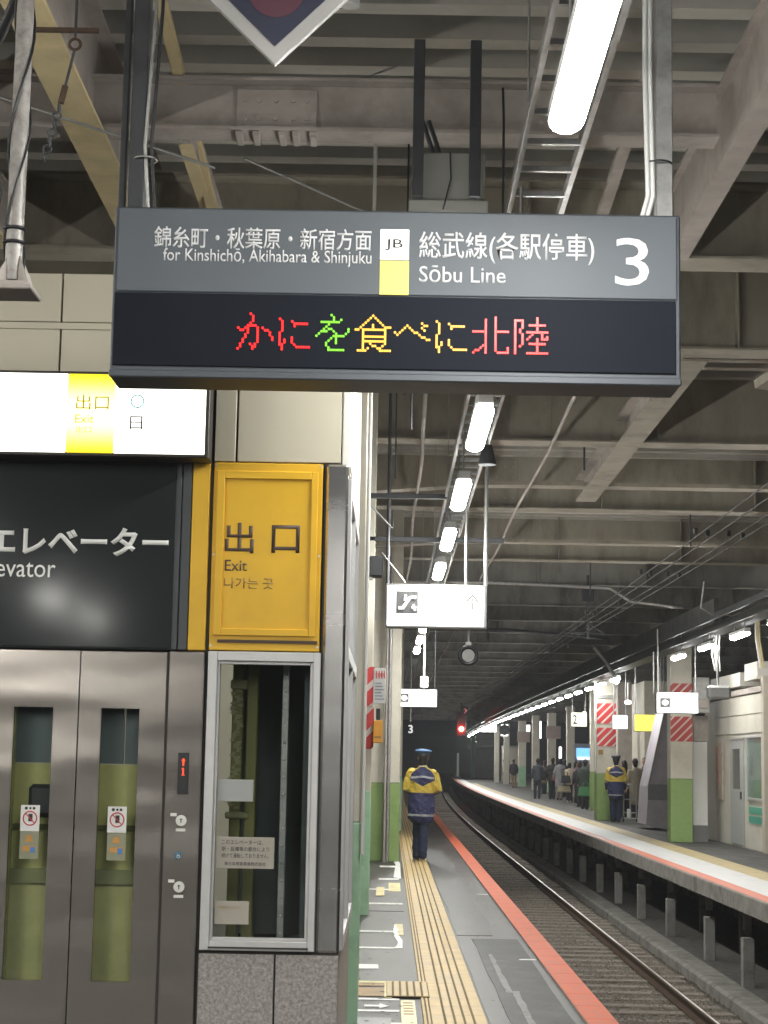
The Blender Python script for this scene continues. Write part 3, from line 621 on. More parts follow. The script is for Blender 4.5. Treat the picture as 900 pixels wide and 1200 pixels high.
# chain with turnbuckle
ch = thing('suspension_chain', 'rusty turnbuckle and chain hanging beside the upper left pipe', 'chain', (-1.27, 6.6, 4.35))
m = MB(); m.ring((0, 0, 0), .022, .006, 'y'); m.build('eye', rail_side, ch)
MB().box(-.16, .09, -.012, .012, .05, .064).build('cross_bar', rail_side, ch)
MB().tube([(0, 0, -.02), (-.03, 0, -.17)], .006, 6).build('rod', darkst, ch); MB().tube([(-.03, 0, -.17), (-.045, 0, -.24)], .013, 8).build('turnbuckle', rail_side, ch)
for i in range(7): MB().ring((-.05-i*.008, 0, -.26-i*.033), .016, .0045, 'y' if i % 2 else 'x', 10, 5).build('link', darkst, ch)
MB().tube([(.0, 0, .03), (-.0, 0, .9)], .006, 6).build('rod', darkst, ch)
# equipment box above sign
eb = thing('equipment_box', 'pale grey equipment box hung between two dark posts above the sign', 'equipment box', (.24, 8.0, 0))
MB().cbox(-.175, .165, 0, .3, 4.2, 4.43, .006).build('box', mat('grey_green_box', (.3, .3, .27), .55, var=.08, scale=4), eb); MB().cbox(-.19, .18, -.01, .31, 4.13, 4.197, .004).build('base', MATS['grey_green_box'], eb)
for x in (-.15, .115): MB().cbox(x-.026, x+.026, -.06, -.012, 4.2, 4.96, .003).build('post', darkst, eb)
for x in (-.07, -.04): MB().tube([(x, .1, 4.43), (x-.02, .1, 4.5), (x-.06, .1, 4.62)], .011, 6).build('conduit', blackp, eb)
MB().tube([(.25, 0, 3.9), (.25, 0, 4.6), (.245, 0, 4.75)], .006, 6).build('rod', blackp, eb)
MB().tube([(0, -.005, 4.43), (.005, -.01, 4.3), (-.03, -.01, 4.15)], .004, 5).build('cable', blackp, eb)

# ================================================================== ELEVATOR SHAFT
FY = 8.74
ev = thing('elevator_shaft', 'elevator shaft with beige panels, steel doors and a tall glass window', 'elevator', (0, FY, 0))
# wall panels above
for (x0, x1, z0, z1) in [(-3.4, -2.35, 3.503, 3.73), (-2.34, -1.695, 3.503, 3.73), (-1.685, -.79, 3.503, 3.73), (-3.4, -2.35, 3.77, 4.02), (-2.34, -1.695, 3.77, 4.02), (-1.685, -.79, 3.77, 4.02), (-.895, -.79, 3.07, 3.5), (-.78, -.262, 3.07, 3.73), (-.78, -.262, 3.77, 4.02)]:
    MB().cbox(x0, x1, 0, .03, z0, z1, .003).build('wall_panel', panelw, ev)
MB().cbox(-3.4, -.262, .004, .03, 3.733, 3.767, .002).build('joint_bar', panelw, ev)
MB().box(-3.4, -.262, .031, .12, 2.11, 4.0).build('backing_wall', joint_m, ev)
MB().box(-3.4, -.3, .12, 2.4, 3.9, 4.0).build('top_slab', conc_dark, ev)
MB().cbox(-.258, -.215, -.004, .04, 3.05, 4.02, .006).build('corner_trim', mat('white_trim', (.72, .71, .66), .4, var=.03), ev)
MB().box(-.25, -.215, .045, 2.3, 3.02, 4.02).build('side_wall', panelw, ev)
for (y0, y1) in ((.05, .75), (.76, 1.5), (1.51, 2.3)): MB().cbox(-.214, -.208, y0, y1, 3.04, 4.0, .002).build('side_panel', MATS['white_trim'], ev)
# charcoal elevator sign
MB().cbox(-3.4, -1.05, -.012, .03, 2.125, 3.07, .003).build('sign_frame', mat('charcoal_frame', (.06, .066, .072), .4), ev)
es = MB().cbox(-3.3, -1.078, -.02, -.0125, 2.13, 3.045, .003).build('elevator_sign', evblack, ev)
MB().cbox(-1.045, -1.0, -.012, .03, 2.125, 3.07, .003).build('sign_edge', MATS['charcoal_frame'], ev)
MB().cbox(-.996, -.91, -.014, .03, 2.125, 3.07, .003).build('yellow_strip', yellow, ev)
def EX(px, py): return (px-456.5+(py-890)*.034)/238.0
def EZ(px, py): return 1.61-(py-(890+.019*(px-456)))/238.0
def etext(body, pxl, pxr, pyt, pyb, m, par=ev, y=-.0205, bold=0, d=.0015):
    pm_ = (pyt+pyb)/2; return text(body, EX(pxl, pm_), EX(pxr, pm_), EZ((pxl+pxr)/2, pm_), (pyb-pyt)/238.0, y, m, par, 'lettering', d, bold)
evl = mat('elevator_lettering', (.85, .85, .82), .5, var=.02)
etext('エレベーター', -11, 202, 618, 652, evl, es, bold=.03)
etext('Elevator', -20, 69, 655, 677, evl, es, bold=.0)
# light box
lbx = thing('exit_light_box', 'glowing white and yellow exit light box above the charcoal elevator sign', 'light box', (0, FY-.02, -.022))
MB().cbox(-3.4, -.905, -.17, .0, 3.075, 3.497, .004).build('case', mat('brown_black_case', (.03, .025, .02), .5), lbx)
MB().cbox(-3.38, -1.635+.03, -.176, -.1705, 3.09, 3.483, .003).build('white_face', box_e, lbx)
MB().cbox(-1.603, -1.372, -.176, -.1705, 3.09, 3.483, .003).build('yellow_face', box_y, lbx)
MB().cbox(-1.370, -.925, -.176, -.1705, 3.09, 3.483, .003).build('white_face', box_e, lbx)
yl = emi('overexposed_yellow_ink', (.75, .62, .0), .5, (.5, .4, 0)); gl_ = emi('pale_green_ink', (.5, .9, .6), 1.0)
def ltext(body, pxl, pxr, pyt, pyb, m, bold=0): 
    pm_ = (pyt+pyb)/2; return text(body, (pxl-456.5+(pm_-890)*.034)/242.8, (pxr-456.5+(pm_-890)*.034)/242.8, 1.61-(pm_-(890+.019*((pxl+pxr)/2-456)))/242.8, (pyb-pyt)/242.8, -.1765, m, lbx, 'lettering', .001, bold)
ltext('出口', 92, 131, 454, 472, emi('glowing_ochre_ink', (.5, .4, .0), .45, (.3, .25, 0)), .0)
ltext('Exit', 91, 113, 478, 488, yl); ltext('出口', 92, 110, 492, 500, yl)
ltext('日', 156, 171, 480, 496, inkm, 0)
m = MB(); m.ring(((165-456.5-14.5)/242.8, -.177, 1.61+(884.5-462)/242.8), .031, .0035, 'y'); m.build('ring_mark', mat('teal_print', (.2, .6, .62), .5), lbx)
ltext('のりば', 214, 232, 483, 488, inkm, 0)
# yellow exit panel
yp = thing('exit_sign', 'recessed yellow exit panel with black characters above the glass window', 'sign panel', (0, FY, 0))
MB().cbox(-.892, -.35, -.012, .03, 2.128, 3.062, .003).build('panel', yellow, yp)
fr = MB()
for (x0, x1, z0, z1) in [(-.875, -.835, 2.2, 3.02), (-.405, -.372, 2.2, 3.02), (-.835, -.405, 2.98, 3.02), (-.835, -.405, 2.2, 2.235)]: fr.cbox(x0, x1, -.024, -.0125, z0, z1, .003)
fr.build('frame', yellow, yp); MB().box(-.85, -.36, -.018, -.0125, 2.165, 2.18).build('groove', brownl, yp)
def ytext(body, pxl, pxr, pyt, pyb, m, bold=0): return etext(body, pxl, pxr, pyt, pyb, m, yp, -.0125, bold)
def yx(px, py): return (px-455.8+(py-890)*.028)/238.0
def ytext(body, pxl, pxr, pyt, pyb, m, bold=0):
    pm_ = (pyt+pyb)/2; return text(body, yx(pxl, pm_), yx(pxr, pm_), EZ((pxl+pxr)/2, pm_), (pyb-pyt)/238.0, -.0125, m, yp, 'lettering', .001, bold)
ytext('出', 266, 300, 613, 649, brownl, .012); ytext('口', 321, 354, 616, 649, brownl, .012)
ytext('Exit', 266, 292, 657, 670, brownl, .003); ytext('나가는 곳', 265, 323, 678, 691, brownl2, .003)
q = MB()
for (x, z) in ((-.883, 2.15), (-.883, 3.05), (-.36, 2.15), (-.36, 3.05), (-.883, 2.6), (-.36, 2.6)): q.tube([(x, -.0145, z), (x, -.012, z)], .006, 8)
q.build('screws', MATS['aluminium_frame'], yp, kind='stuff')
# tall window and its interior
wd = MB()
for (x0, x1, z0, z1, d_) in [(-.892, -.845, .69, 2.122, -.03), (-.375, -.34, .69, 2.122, -.03), (-.845, -.375, 2.075, 2.122, -.03), (-.845, -.375, .69, .735, -.03)]: wd.cbox(x0, x1, d_, .05, z0, z1, .003)
wf = wd.build('window', alum, ev)
wd = MB()
for (x0, x1, z0, z1) in [(-.845, -.832, .735, 2.075), (-.39, -.375, .735, 2.075), (-.832, -.39, 2.06, 2.075), (-.832, -.39, .735, .75)]: wd.cbox(x0, x1, -.012, .03, z0, z1, .002)
wd.build('inner_frame', alum, wf); MB().box(-.832, -.39, .008, .014, .75, 2.06).build('pane', glass, wf)
MB().box(-.85, -.37, -.036, -.0305, .700, .708).build('sill_groove', joint_m, wf)
MB().box(-.905, -.897, -.004, .03, .0, 3.065).build('joint', joint_m, ev)
# shaft inside
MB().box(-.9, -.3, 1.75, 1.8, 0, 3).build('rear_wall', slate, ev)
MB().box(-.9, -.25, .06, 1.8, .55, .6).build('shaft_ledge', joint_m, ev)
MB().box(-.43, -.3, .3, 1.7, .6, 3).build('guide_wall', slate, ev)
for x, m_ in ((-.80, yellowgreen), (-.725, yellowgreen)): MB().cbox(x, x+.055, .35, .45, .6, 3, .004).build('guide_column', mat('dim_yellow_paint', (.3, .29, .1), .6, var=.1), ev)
MB().cbox(-.54, -.505, .25, .28, .6, 3, .003).build('rail_bracket', galv, ev)
q = MB()
for i in range(16): q.ball((-.522, .245, .75+i*.085), .006)
q.build('rivets', MATS['white_trim'], ev, kind='stuff')
m = MB()
for i in range(60):
    z = 1.35+i*.0105; x = -.80+random.uniform(-.012, .028); m.add([(x, .345, z), (x+random.uniform(.01, .04), .345, z), (x+random.uniform(.01, .04), .343, z+.014), (x, .344, z+.012)], [(0, 1, 2, 3)])
m.cbox(-.81, -.72, .33, .345, 1.95, 2.0, .01); m.cbox(-.82, -.70, .33, .345, 1.30, 1.335, .008)
m.build('peeling_paint', mat('peeled_cream', (.48, .45, .25), .7), ev, kind='stuff')
for (x0, x1, z0, z1, m_) in [(-.826, -.655, 1.395, 1.50, paperg), (-.826, -.545, 1.075, 1.225, paperb), (-.826, -.66, .81, .92, paperb)]:
    p_ = MB().cbox(x0, x1, .004, .0075, z0, z1, .001).build('paper_notice', m_, wf)
    if x1 == -.545:
        for j, tx in enumerate(['このエレベーターは、', '駅・設備等の都合により', '続けて運転しておりません。']): text(tx, -.80, -.60+(.03*(j > 0)), 1.20-j*.032, .022, .0035, inkm, p_, 'lettering', .0005)
        text('東日本旅客鉄道株式会社', -.785, -.585, 1.098, .018, .0035, inkm, p_, 'lettering', .0005)
    elif z0 < 1: text('手を触れないで下さい', -.81, -.70, .89, .014, .0035, brownl2, p_, 'lettering', .0005)
# stainless corner column
MB().cbox(-.331, -.222, -.02, .05, .685, 3.062, .012).build('corner_column', stain, ev)
MB().box(-.34, -.331, -.006, .03, .685, 3.062).build('joint', joint_m, ev)
# granite base tiles
for (x0, x1) in ((-.895, -.532), (-.524, -.225)):
    MB().cbox(x0, x1, -.012, .03, 0, .672, .003).build('granite_tile', granite, ev)
MB().box(-.895, -.225, .0, .029, .672, .686).build('joint', joint_m, ev)
# side face
for (y0, y1) in ((.06, .8), (.81, 1.55), (1.56, 2.3)):
    MB().cbox(-.245, -.222, y0, y1, 0, .67, .003).build('granite_tile', granite, ev)
sw = MB()
for (y0, y1, z0, z1) in [(.05, .12, .69, 3.0), (1.12, 1.19, .69, 3.0), (2.2, 2.27, .69, 3.0), (.12, 2.2, .69, .75), (.12, 2.2, 2.1, 2.17), (.12, 2.2, 2.93, 3.0)]: sw.cbox(-.245, -.205, y0, y1, z0, z1, .003)
swo = sw.build('side_window', alum, ev); MB().box(-.23, -.224, .12, 2.2, .75, 2.93).build('pane', glass_dark, swo)
# doors
DY = .0
MB().box(-3.4, -1.97, -.005, .03, 0, 2.118).build('jamb', stain, ev)
jp = MB(); jp.cbox(-1.082, -.908, -.03, .03, 0, 2.118, .004); jpo = jp.build('call_panel_jamb', buck, ev)
def door(x0, x1, wx0, wx1, nm):
    d = MB(); d.box(x0, wx0, DY, DY+.03, 0, 2.112); d.box(wx1, x1, DY, DY+.03, 0, 2.112); d.box(wx0, wx1, DY, DY+.03, 1.835, 2.112); d.box(wx0, wx1, DY, DY+.03, 0, .53)
    # one outer skin so there are no visible seams
    me = D.meshes.new('door'); bm = bmesh.new()
    V = {}
    def vt(x, y, z):
        key = (round(x, 4), round(y, 4), round(z, 4))
        if key not in V: V[key] = bm.verts.new(key)
        return V[key]
    xs = [x0, wx0, wx1, x1]; zs = [0, .53, 1.835, 2.112]
    for i in range(3):
        for j in range(3):
            if i == 1 and j == 1: continue
            for yy in (DY, DY+.03): bm.faces.new([vt(xs[i], yy, zs[j]), vt(xs[i+1], yy, zs[j]), vt(xs[i+1], yy, zs[j+1]), vt(xs[i], yy, zs[j+1])])
    def side(a, b_): bm.faces.new([vt(a[0], DY, a[1]), vt(b_[0], DY, b_[1]), vt(b_[0], DY+.03, b_[1]), vt(a[0], DY+.03, a[1])])
    for j in range(3): side((x0, zs[j]), (x0, zs[j+1])); side((x1, zs[j]), (x1, zs[j+1]))
    for i in range(3): side((xs[i], 0), (xs[i+1], 0)); side((xs[i], 2.112), (xs[i+1], 2.112))
    side((wx0, .53), (wx1, .53)); side((wx0, 1.835), (wx1, 1.835)); side((wx0, .53), (wx0, 1.835)); side((wx1, .53), (wx1, 1.835))
    bmesh.ops.recalc_face_normals(bm, faces=bm.faces[:]); bm.to_mesh(me); bm.free(); me.materials.append(buck)
    o = inst('door', me, ev)
    MB().box(wx0, wx1, DY+.018, DY+.024, .53, 1.835).build('pane', glass, o)
    return o
d1 = door(-1.966, -1.524, -1.838, -1.645, 'l'); d2 = door(-1.518, -1.082, -1.41, -1.222, 'r')
MB().box(-1.097, -1.083, -.001, .0295, 0, 2.11).build('door_shadow_gap', joint_m, ev)
# stickers on doors
for d_, xc in ((d1, -1.735), (d2, -1.312)):
    s1 = MB().box(xc-.046, xc+.046, -.0016, -.0003, 1.235, 1.36).build('sticker', paperw, d_)
    r_ = MB(); r_.ring((xc, -.003, 1.297), .033, .003, 'y', 20, 5); r_.tube([(xc-.022, -.003, 1.32), (xc+.022, -.003, 1.275)], .0025, 5); r_.build('prohibition_mark', redink, d_)
    h_ = MB(); h_.box(xc-.008, xc+.012, -.003, -.0017, 1.282, 1.318); h_.build('hand_mark', inkm, d_)
    q = MB(); q.tube([(xc-.02, -.003, 1.345), (xc-.02, -.0017, 1.345)], .008, 8); q.tube([(xc+.0, -.003, 1.345), (xc+.0, -.0017, 1.345)], .006, 8); q.tube([(xc+.018, -.003, 1.345), (xc+.018, -.0017, 1.345)], .007, 8); q.build('print_dots', inkm, d_)
    s2 = MB().box(xc-.044, xc+.046, -.0016, -.0003, 1.103, 1.232).build('sticker', mat('grey_brown_sticker', (.25, .25, .17), .5), d_)
    s3 = MB(); s3.prism([(xc-.02, 1.185), (xc+.02, 1.185), (xc+.012, 1.215), (xc-.012, 1.215)], -.003, -.0017); s3.box(xc-.03, xc+.035, -.003, -.0017, 1.14, 1.165); s3.build('figure_print', plat_o, d_)
    MB().box(xc+.008, xc+.03, -.0045, -.0031, 1.135, 1.16).build('window_print', blueink, d_)
# display
MB().cbox(-1.022, -.968, -.0335, -.0305, 1.425, 1.625, .002).build('floor_display', blackp, ev)
m = MB(); m.prism([(-1.006, 1.585), (-.984, 1.585), (-.995, 1.60)], -.0355, -.034); m.box(-.999, -.991, -.0355, -.034, 1.562, 1.585); m.box(-.9985, -.9915, -.0355, -.034, 1.52, 1.552); m.box(-1.003, -.987, -.0355, -.034, 1.516, 1.5195); m.prism([(-1.004, 1.545), (-.999, 1.545), (-.999, 1.553)], -.0355, -.034)
m.build('display_arrow_and_one', emi('display_red', (1, .09, .03), 1.6, (.1, 0, 0)), ev)
for zc in (1.30, .985):
    b_ = MB(); b_.tube([(-1.0+.003, -.038, zc), (-1.0+.003, -.0305, zc)], .026, 20); bo = b_.build('call_button', MATS['white_trim'], ev)
    m = MB(); m.prism([(-1.005, zc+.003), (-.989, zc+.003), (-.997, zc+.012)], -.0395, -.0382); m.box(-.9995, -.9945, -.0395, -.0382, zc-.011, zc+.0028); m.build('arrow_mark', inkm, bo)
    MB().box(-1.05, -1.02, -.0318, -.0303, zc+.02, zc+.035).build('braille_label', MATS['white_trim'], ev); MB().box(-1.022, -.975, -.0318, -.0303, zc-.052, zc-.038).build('braille_label', MATS['white_trim'], ev)
w_ = MB(); w_.box(-1.022, -.99, -.0318, -.0303, 1.118, 1.15); wl = w_.build('wheelchair_label', mat('blue_label', (.05, .16, .25), .5), ev)
m = MB(); m.ring((-1.005, -.034, 1.129), .007, .0016, 'y', 14, 4); m.tube([(-1.01, -.034, 1.145), (-1.009, -.034, 1.133), (-1.0, -.034, 1.133), (-.996, -.034, 1.124)], .0014, 4); m.build('wheelchair_mark', MATS['white_trim'], wl)
# car interior behind the doors
MB().box(-2.3, -.95, .06, .1, 0, 2.2).build('shaft_lining_left', joint_m, ev) if False else None
ci = MB(); ci.box(-2.2, -.96, .14, .19, 0, 1.56); ci.build('yellow_green_wall', yellowgreen, ev)
ci = MB(); ci.box(-2.2, -1.32, .16, .2, 1.565, 2.2); ci.box(-1.31, -.96, .16, .2, 1.565, 2.2); ci.build('upper_wall', slate, ev)
ci = MB(); ci.cbox(-1.77, -1.55, .10, .138, 1.30, 1.46, .02); ci.build('dark_box', darkst, ev)
ci = MB(); ci.box(-2.2, -.96, .115, .138, 1.24, 1.265); ci.build('hand_rail', mat('olive_rail', (.2, .2, .06), .6), ev)
ci = MB(); ci.box(-2.2, -.96, .11, .138, .98, 1.05); ci.build('dark_band', mat('dark_olive', (.3, .31, .13), .6), ev)
for x in (-1.86, -1.44): MB().box(x, x+.012, .1, .139, 0, 2.1).build('vertical_trim', yellowgreen, ev)

# ================================================================== NEAR PLATFORM COLUMNS
def column(label, x0, x1, y0, y1, zt, zg, gm, extra=None):
    t = thing('platform_column', label, 'column', ((x0+x1)/2, y0, 0), 'columns of the near platform'); w_ = (x1-x0)/2
    MB().cbox(-w_, w_, 0, y1-y0, zg+.001, zt, .008).build('upper_column', whitecol, t)
    MB().cbox(-w_-.001, w_+.001, -.001, y1-y0+.001, 0, zg, .008).build('green_base', gm, t)
    return t
c1 = column('cream and green column at the elevator corner', -.42, -.165, 11.15, 11.5, 4.98, 1.22, greencol)
c2 = column('second cream and green column with striped poster and notice', -.55, -.18, 18.9, 19.3, 6.1, 1.2, greencol)
MB().cbox(.08, .18, -.02, .3, 0, 1.28, .004).build('green_side', greencol, c2)
c3 = column('narrow cream and green column beyond the orange box', -.34, -.07, 28.9, 29.2, 6.1, 1.24, greencol2)
c4 = column('pale column standing beside the walking man in the striped coat', .03, .19, 28.7, 29.0, 6.1, 1.24, greencol2)
for i, y in enumerate((41, 54, 67, 80, 95)): column('near platform column, %s beyond the walking man' % ordn1(i+1), .0+cx(y), .32+cx(y), y, y+.3, 5.2, 1.24, greencol)
MB().tube([(.14, -.04, 1.03), (.14, -.04, 6)], .012, 8).build('white_pipe', MATS['white_trim'], c1)
for x in (-.045, .005): MB().tube([(x, 28.6, 0), (x, 28.6, 6)], .022, 8).build('drain_pipe', galv if x > -.03 else pinkgrey)
dps = [o for o in D.objects if o.name.startswith('drain_pipe')]
for o, l_ in zip(dps, ('dark vertical drain pipe between the narrow columns', 'galvanised drain pipe with worn tape between the narrow columns')): tag(o, l_, 'pipe')
# low wall between columns
def slab(name, x0, x1, y0, y1, z0, z1, m, label, cat): return tag(MB().cbox(x0, x1, y0, y1, z0, z1, .006).build(name, m), label, cat)
slab('back_wall', -6, -.35, 19.4, 19.55, 0, 6.1, panelw, 'beige wall behind the elevator and the second column', 'wall')
slab('back_wall', -9, -.2, 35, 35.2, 0, 5.1, panelw, 'dim beige wall far behind the elevator on the near platform', 'wall')
# items on column 2
ps = thing('striped_poster', 'red and white striped warning poster on the second green column', 'poster', (-.235, 18.88, 2.15))
MB().box(-.055, .075, -.004, 0, .02, .43).build('upper_sheet', stripes, ps); MB().box(-.03, .075, -.004, 0, -.43, .01).build('lower_sheet', stripes, ps)
nt_ = thing('notice_board', 'white notice with red and black print hanging beside striped poster', 'notice', (-.105, 18.7, 2.19))
MB().cbox(-.066, .066, 0, .006, 0, .365, .003).build('board', paperw, nt_)
m = MB(); m.box(-.055, .055, -.002, -.0003, .26, .34); m.build('red_print', stripe_mat('red_dashes', (.65, .1, .1), (.7, .68, .66), .028, .5, 0), nt_)
m = MB()
for j in range(6): m.box(-.05, .05-.015*(j % 3), -.002, -.0003, .04+j*.033, .052+j*.033)
m.build('print_lines', mat('grey_print', (.3, .33, .42), .6), nt_); text('火気厳禁', -.05, .05, .3, .04, -.0025, redink, nt_, 'lettering', .0005)
ob = thing('orange_box', 'small orange box fixed to the second column under the notice', 'box', (-.115, 18.72, 1.78)); MB().cbox(-.05, .05, 0, .15, 0, .235, .008).build('case', orangem, ob); MB().box(-.035, .035, -.002, -.0003, .05, .07).build('label_strip', brownl2, ob); MB().cbox(-.02, .02, .05, .1, .24, .36, .004).build('cable_gland', blackp, ob)
spk = thing('wall_speaker', 'black box loudspeaker on bracket above the second column', 'loudspeaker', (-.115, 12.6, 2.9)); MB().cbox(-.05, .055, 0, .14, 0, .15, .012).build('cabinet', blackp, spk); MB().box(-.07, -.02, .02, .08, -.018, -.002).build('bracket', galv, spk)

# hanging signs
def arrow_up(m, x, z, s_, y):
    m.box(x-.035*s_, x+.035*s_, y-.003, y, z-.3*s_, z+.22*s_); m.prism([(x, z+.38*s_), (x+.28*s_, z+.08*s_), (x+.22*s_, z+.02*s_), (x, z+.27*s_), (x-.22*s_, z+.02*s_), (x-.28*s_, z+.08*s_)], y-.003, y)
hs_ = thing('escalator_sign', 'lit white hanging sign with escalator pictogram and upward arrow', 'hanging sign', (.46, 18, 2.94))
MB().cbox(-.515, .515, 0, .2, 0, .445, .006).build('case', mat('grey_case', (.2, .2, .2), .5), hs_)
MB().cbox(-.498, .485, -.006, -.0005, .02, .425, .003).build('lit_face', hang_e, hs_)
pb = MB().cbox(-.41, -.185, -.009, -.0065, .14, .37, .002).build('pictogram', mat('pictogram_grey', (.1, .1, .1), .6), hs_)
m = MB(); m.tube([(-.385, -.0115, .195), (-.34, -.0115, .195), (-.265, -.0115, .305), (-.205, -.0115, .305)], .02, 6); m.tube([(-.32, -.0115, .27), (-.315, -.0115, .335)], .014, 6); m.tube([(-.25, -.0115, .2), (-.205, -.0115, .2)], .016, 6); m.tube([(-.235, -.0115, .235), (-.215, -.0115, .17)], .012, 6)
m.build('escalator_mark', emi('mark_white', (.9, .92, .9), .8), pb)
m = MB(); arrow_up(m, .365, .26, .24, -.0065); m.build('arrow', mat('arrow_ink', (.12, .12, .11), .6), hs_)
for x in (-.5, .505): MB().tube([(x, .1, .44), (x, .1, 3.1)], .02 if x > 0 else .018, 10).build('hanger_pole', galv if x > 0 else darkst, hs_)
MB().tube([(.3, .1, .44), (.3, .1, 1.5)], .014, 8).build('cable_conduit', galv, hs_)
for i, (z, x0, x1) in enumerate([(4.25, -.7, .55), (3.93, -.35, 1.2)]):
    tag(MB().cbox(x0, x1, 17.9+i, 17.95+i, z, z+.05, .003).build('cross_channel', darkst), ['upper dark cross channel behind the small lights, left of the escalator sign pole', 'lower dark cross channel above the escalator sign'][i], 'channel')
wire('brace_rod', [(-.25, 17.9, 4.2), (.0, 18, 3.95)], .01, galv, 'short slanting brace rod left above the escalator sign', 'rod')
wire('brace_rod', [(-.1, 18, 3.7), (.14, 18, 3.4)], .007, galv, 'thin slanting rod touching the top of the escalator sign', 'rod')
for j, (x, y, z0, z1) in enumerate([(.07, 12, 4.1, 6), (.12, 12.2, 3.9, 6), (.02, 16, 4.15, 6)]):
    wire('drop_rod', [(x, y, z0), (x, y, z1)], .008, darkst, '%s thin dark drop rod left of the small lights below the departure sign' % ordn1(j+1), 'rod')
mr = thing('round_mirror', 'round black rimmed mirror hanging under the escalator sign', 'mirror', (.8, 18.2, 2.68))
MB().ring((0, 0, 0), .087, .022, 'y', 28, 8).build('rim', blackp, mr); MB().tube([(0, .0, 0), (0, .02, 0)], .085, 28).build('mirror_face', mat('dull_mirror', (.2, .2, .19), .3, .6), mr); MB().tube([(0, .01, .1), (0, .01, .3)], .012, 8).build('stem', galv, mr); MB().cbox(-.03, .03, -.01, .03, .1, .14, .004).build('clamp', galv, mr)
hs2 = thing('exit_hanging_sign', 'small lit white hanging sign with camera pictogram, behind the pale column', 'hanging sign', (.5, 31, 2.52))
MB().cbox(-.37, .33, 0, .16, 0, .315, .005).build('case', MATS['grey_case'], hs2); MB().cbox(-.36, .322, -.006, -.0005, .012, .3, .003).build('lit_face', hang_e, hs2)
MB().cbox(-.33, -.16, -.009, -.0065, .08, .235, .002).build('pictogram', MATS['pictogram_grey'], hs2); MB().ball((-.24, -.011, .155), .055, (1, .1, .85)).build('pictogram_mark', MATS['mark_white'], hs2)
MB().tube([(.1, .08, .315), (.1, .08, 1.3)], .022, 8).build('hanger_pole', MATS['white_trim'], hs2); MB().tube([(.29, .08, .315), (.29, .08, 2.6)], .012, 8).build('hanger_pole', darkst, hs2)
ck = thing('small_white_box', 'small white clock box on the pole above the farther hanging sign', 'box', (.6, 30.9, 2.86)); MB().cbox(-.07, .07, 0, .07, 0, .19, .008).build('case', emi('clock_white', (.9, .9, .85), .8), ck); MB().tube([(.0, -.006, .09), (.03, -.006, .06)], .008, 5).build('clock_hand', inkm, ck)
p3 = thing('platform_number_sign', 'tiny lit number 3 sign far behind the pale column', 'sign', (.62, 52, 2.5)); MB().cbox(-.08, .1, 0, .1, -.15, .15, .01).build('case', blackp, p3); text('3', -.055, .075, 0, .24, -.002, MATS['mark_white'], p3, 'lettering', .001, .02)
MB().tube([(0, .05, .2), (0, .05, 2.5)], .02, 6).build('hanger_pole', galv, p3)

# ================================================================== OVERHEAD WIRES
for i, (x, z, sag) in enumerate([(3.03, 3.92, .02), (3.15, 3.90, .02), (3.36, 3.9, .05), (3.5, 3.88, .05)]):
    m = MB(); pts = []
    for j in range(60):
        y = 8+j*2.2; pts.append((x+cx(y)+.06*math.sin(y/20+i), y, z+sag*math.cos(y/6.0)))
    m.tube(pts, .007, 5, caps=False); t = m.build('overhead_wire', blackp)
    tag(t, ['upper left', 'upper right', 'lower left', 'lower right'][i]+' black overhead wire of the four crossing the right side', 'overhead wire', 'overhead wires above the track')
    for y in (17.6, 21.5, 27.5, 35): MB().cbox(x-.02, x+.02, y-.02, y+.02, z-.025, z+.035, .006).build('clamp', blackp, t)
sp_ = thing('wire_support', 'dark wire support bracket hanging from the roof over the track', 'bracket', (4.0, 36, 4.1)); MB().tube([(0, 0, 0), (0, 0, 1.3)], .03, 8).build('mast', darkst, sp_); MB().tube([(-.5, 0, .15), (.5, 0, .1)], .02, 6).build('arm', darkst, sp_); MB().tube([(-.4, 0, .6), (.35, 0, .1)], .02, 6).build('brace', darkst, sp_)
MB().cbox(-.12, .12, -.06, .06, .75, 1.1, .02).build('insulator', blackp, sp_)

# ================================================================== SIGNAL
sg = thing('railway_signal', 'glowing red railway signal hanging over the far end of the track', 'signal', (4.46, 110, 3.55))
MB().tube([(0, -.1, 0), (0, .1, 0)], .16, 20).build('red_lens', sig_e, sg); MB().cbox(-.3, .3, .11, .35, -.45, 1.1, .03).build('backboard', blackp, sg); MB().tube([(0, .2, 1.1), (0, .2, 1.6)], .05, 8).build('stem', darkst, sg)
sg2 = thing('signal_repeater', 'dim red indicator above the glowing signal', 'indicator', (4.62, 109, 4.62)); MB().cbox(-.2, .2, 0, .3, -.3, .3, .02).build('case', blackp, sg2)
MB().tube([(-.05, -.02, .15), (.1, -.02, .05), (-.02, -.02, -.12)], .035, 6).build('lit_figure', emi('dim_red', (.8, .02, .03), .7), sg2)
mk = thing('marker_post', 'thin white marker post at the far tip of the opposite platform', 'post', (4.9+cx(160), 160, -.1)); MB().cbox(-.1, .1, 0, .1, .3, 2.4, .02).build('post', whitep, mk)

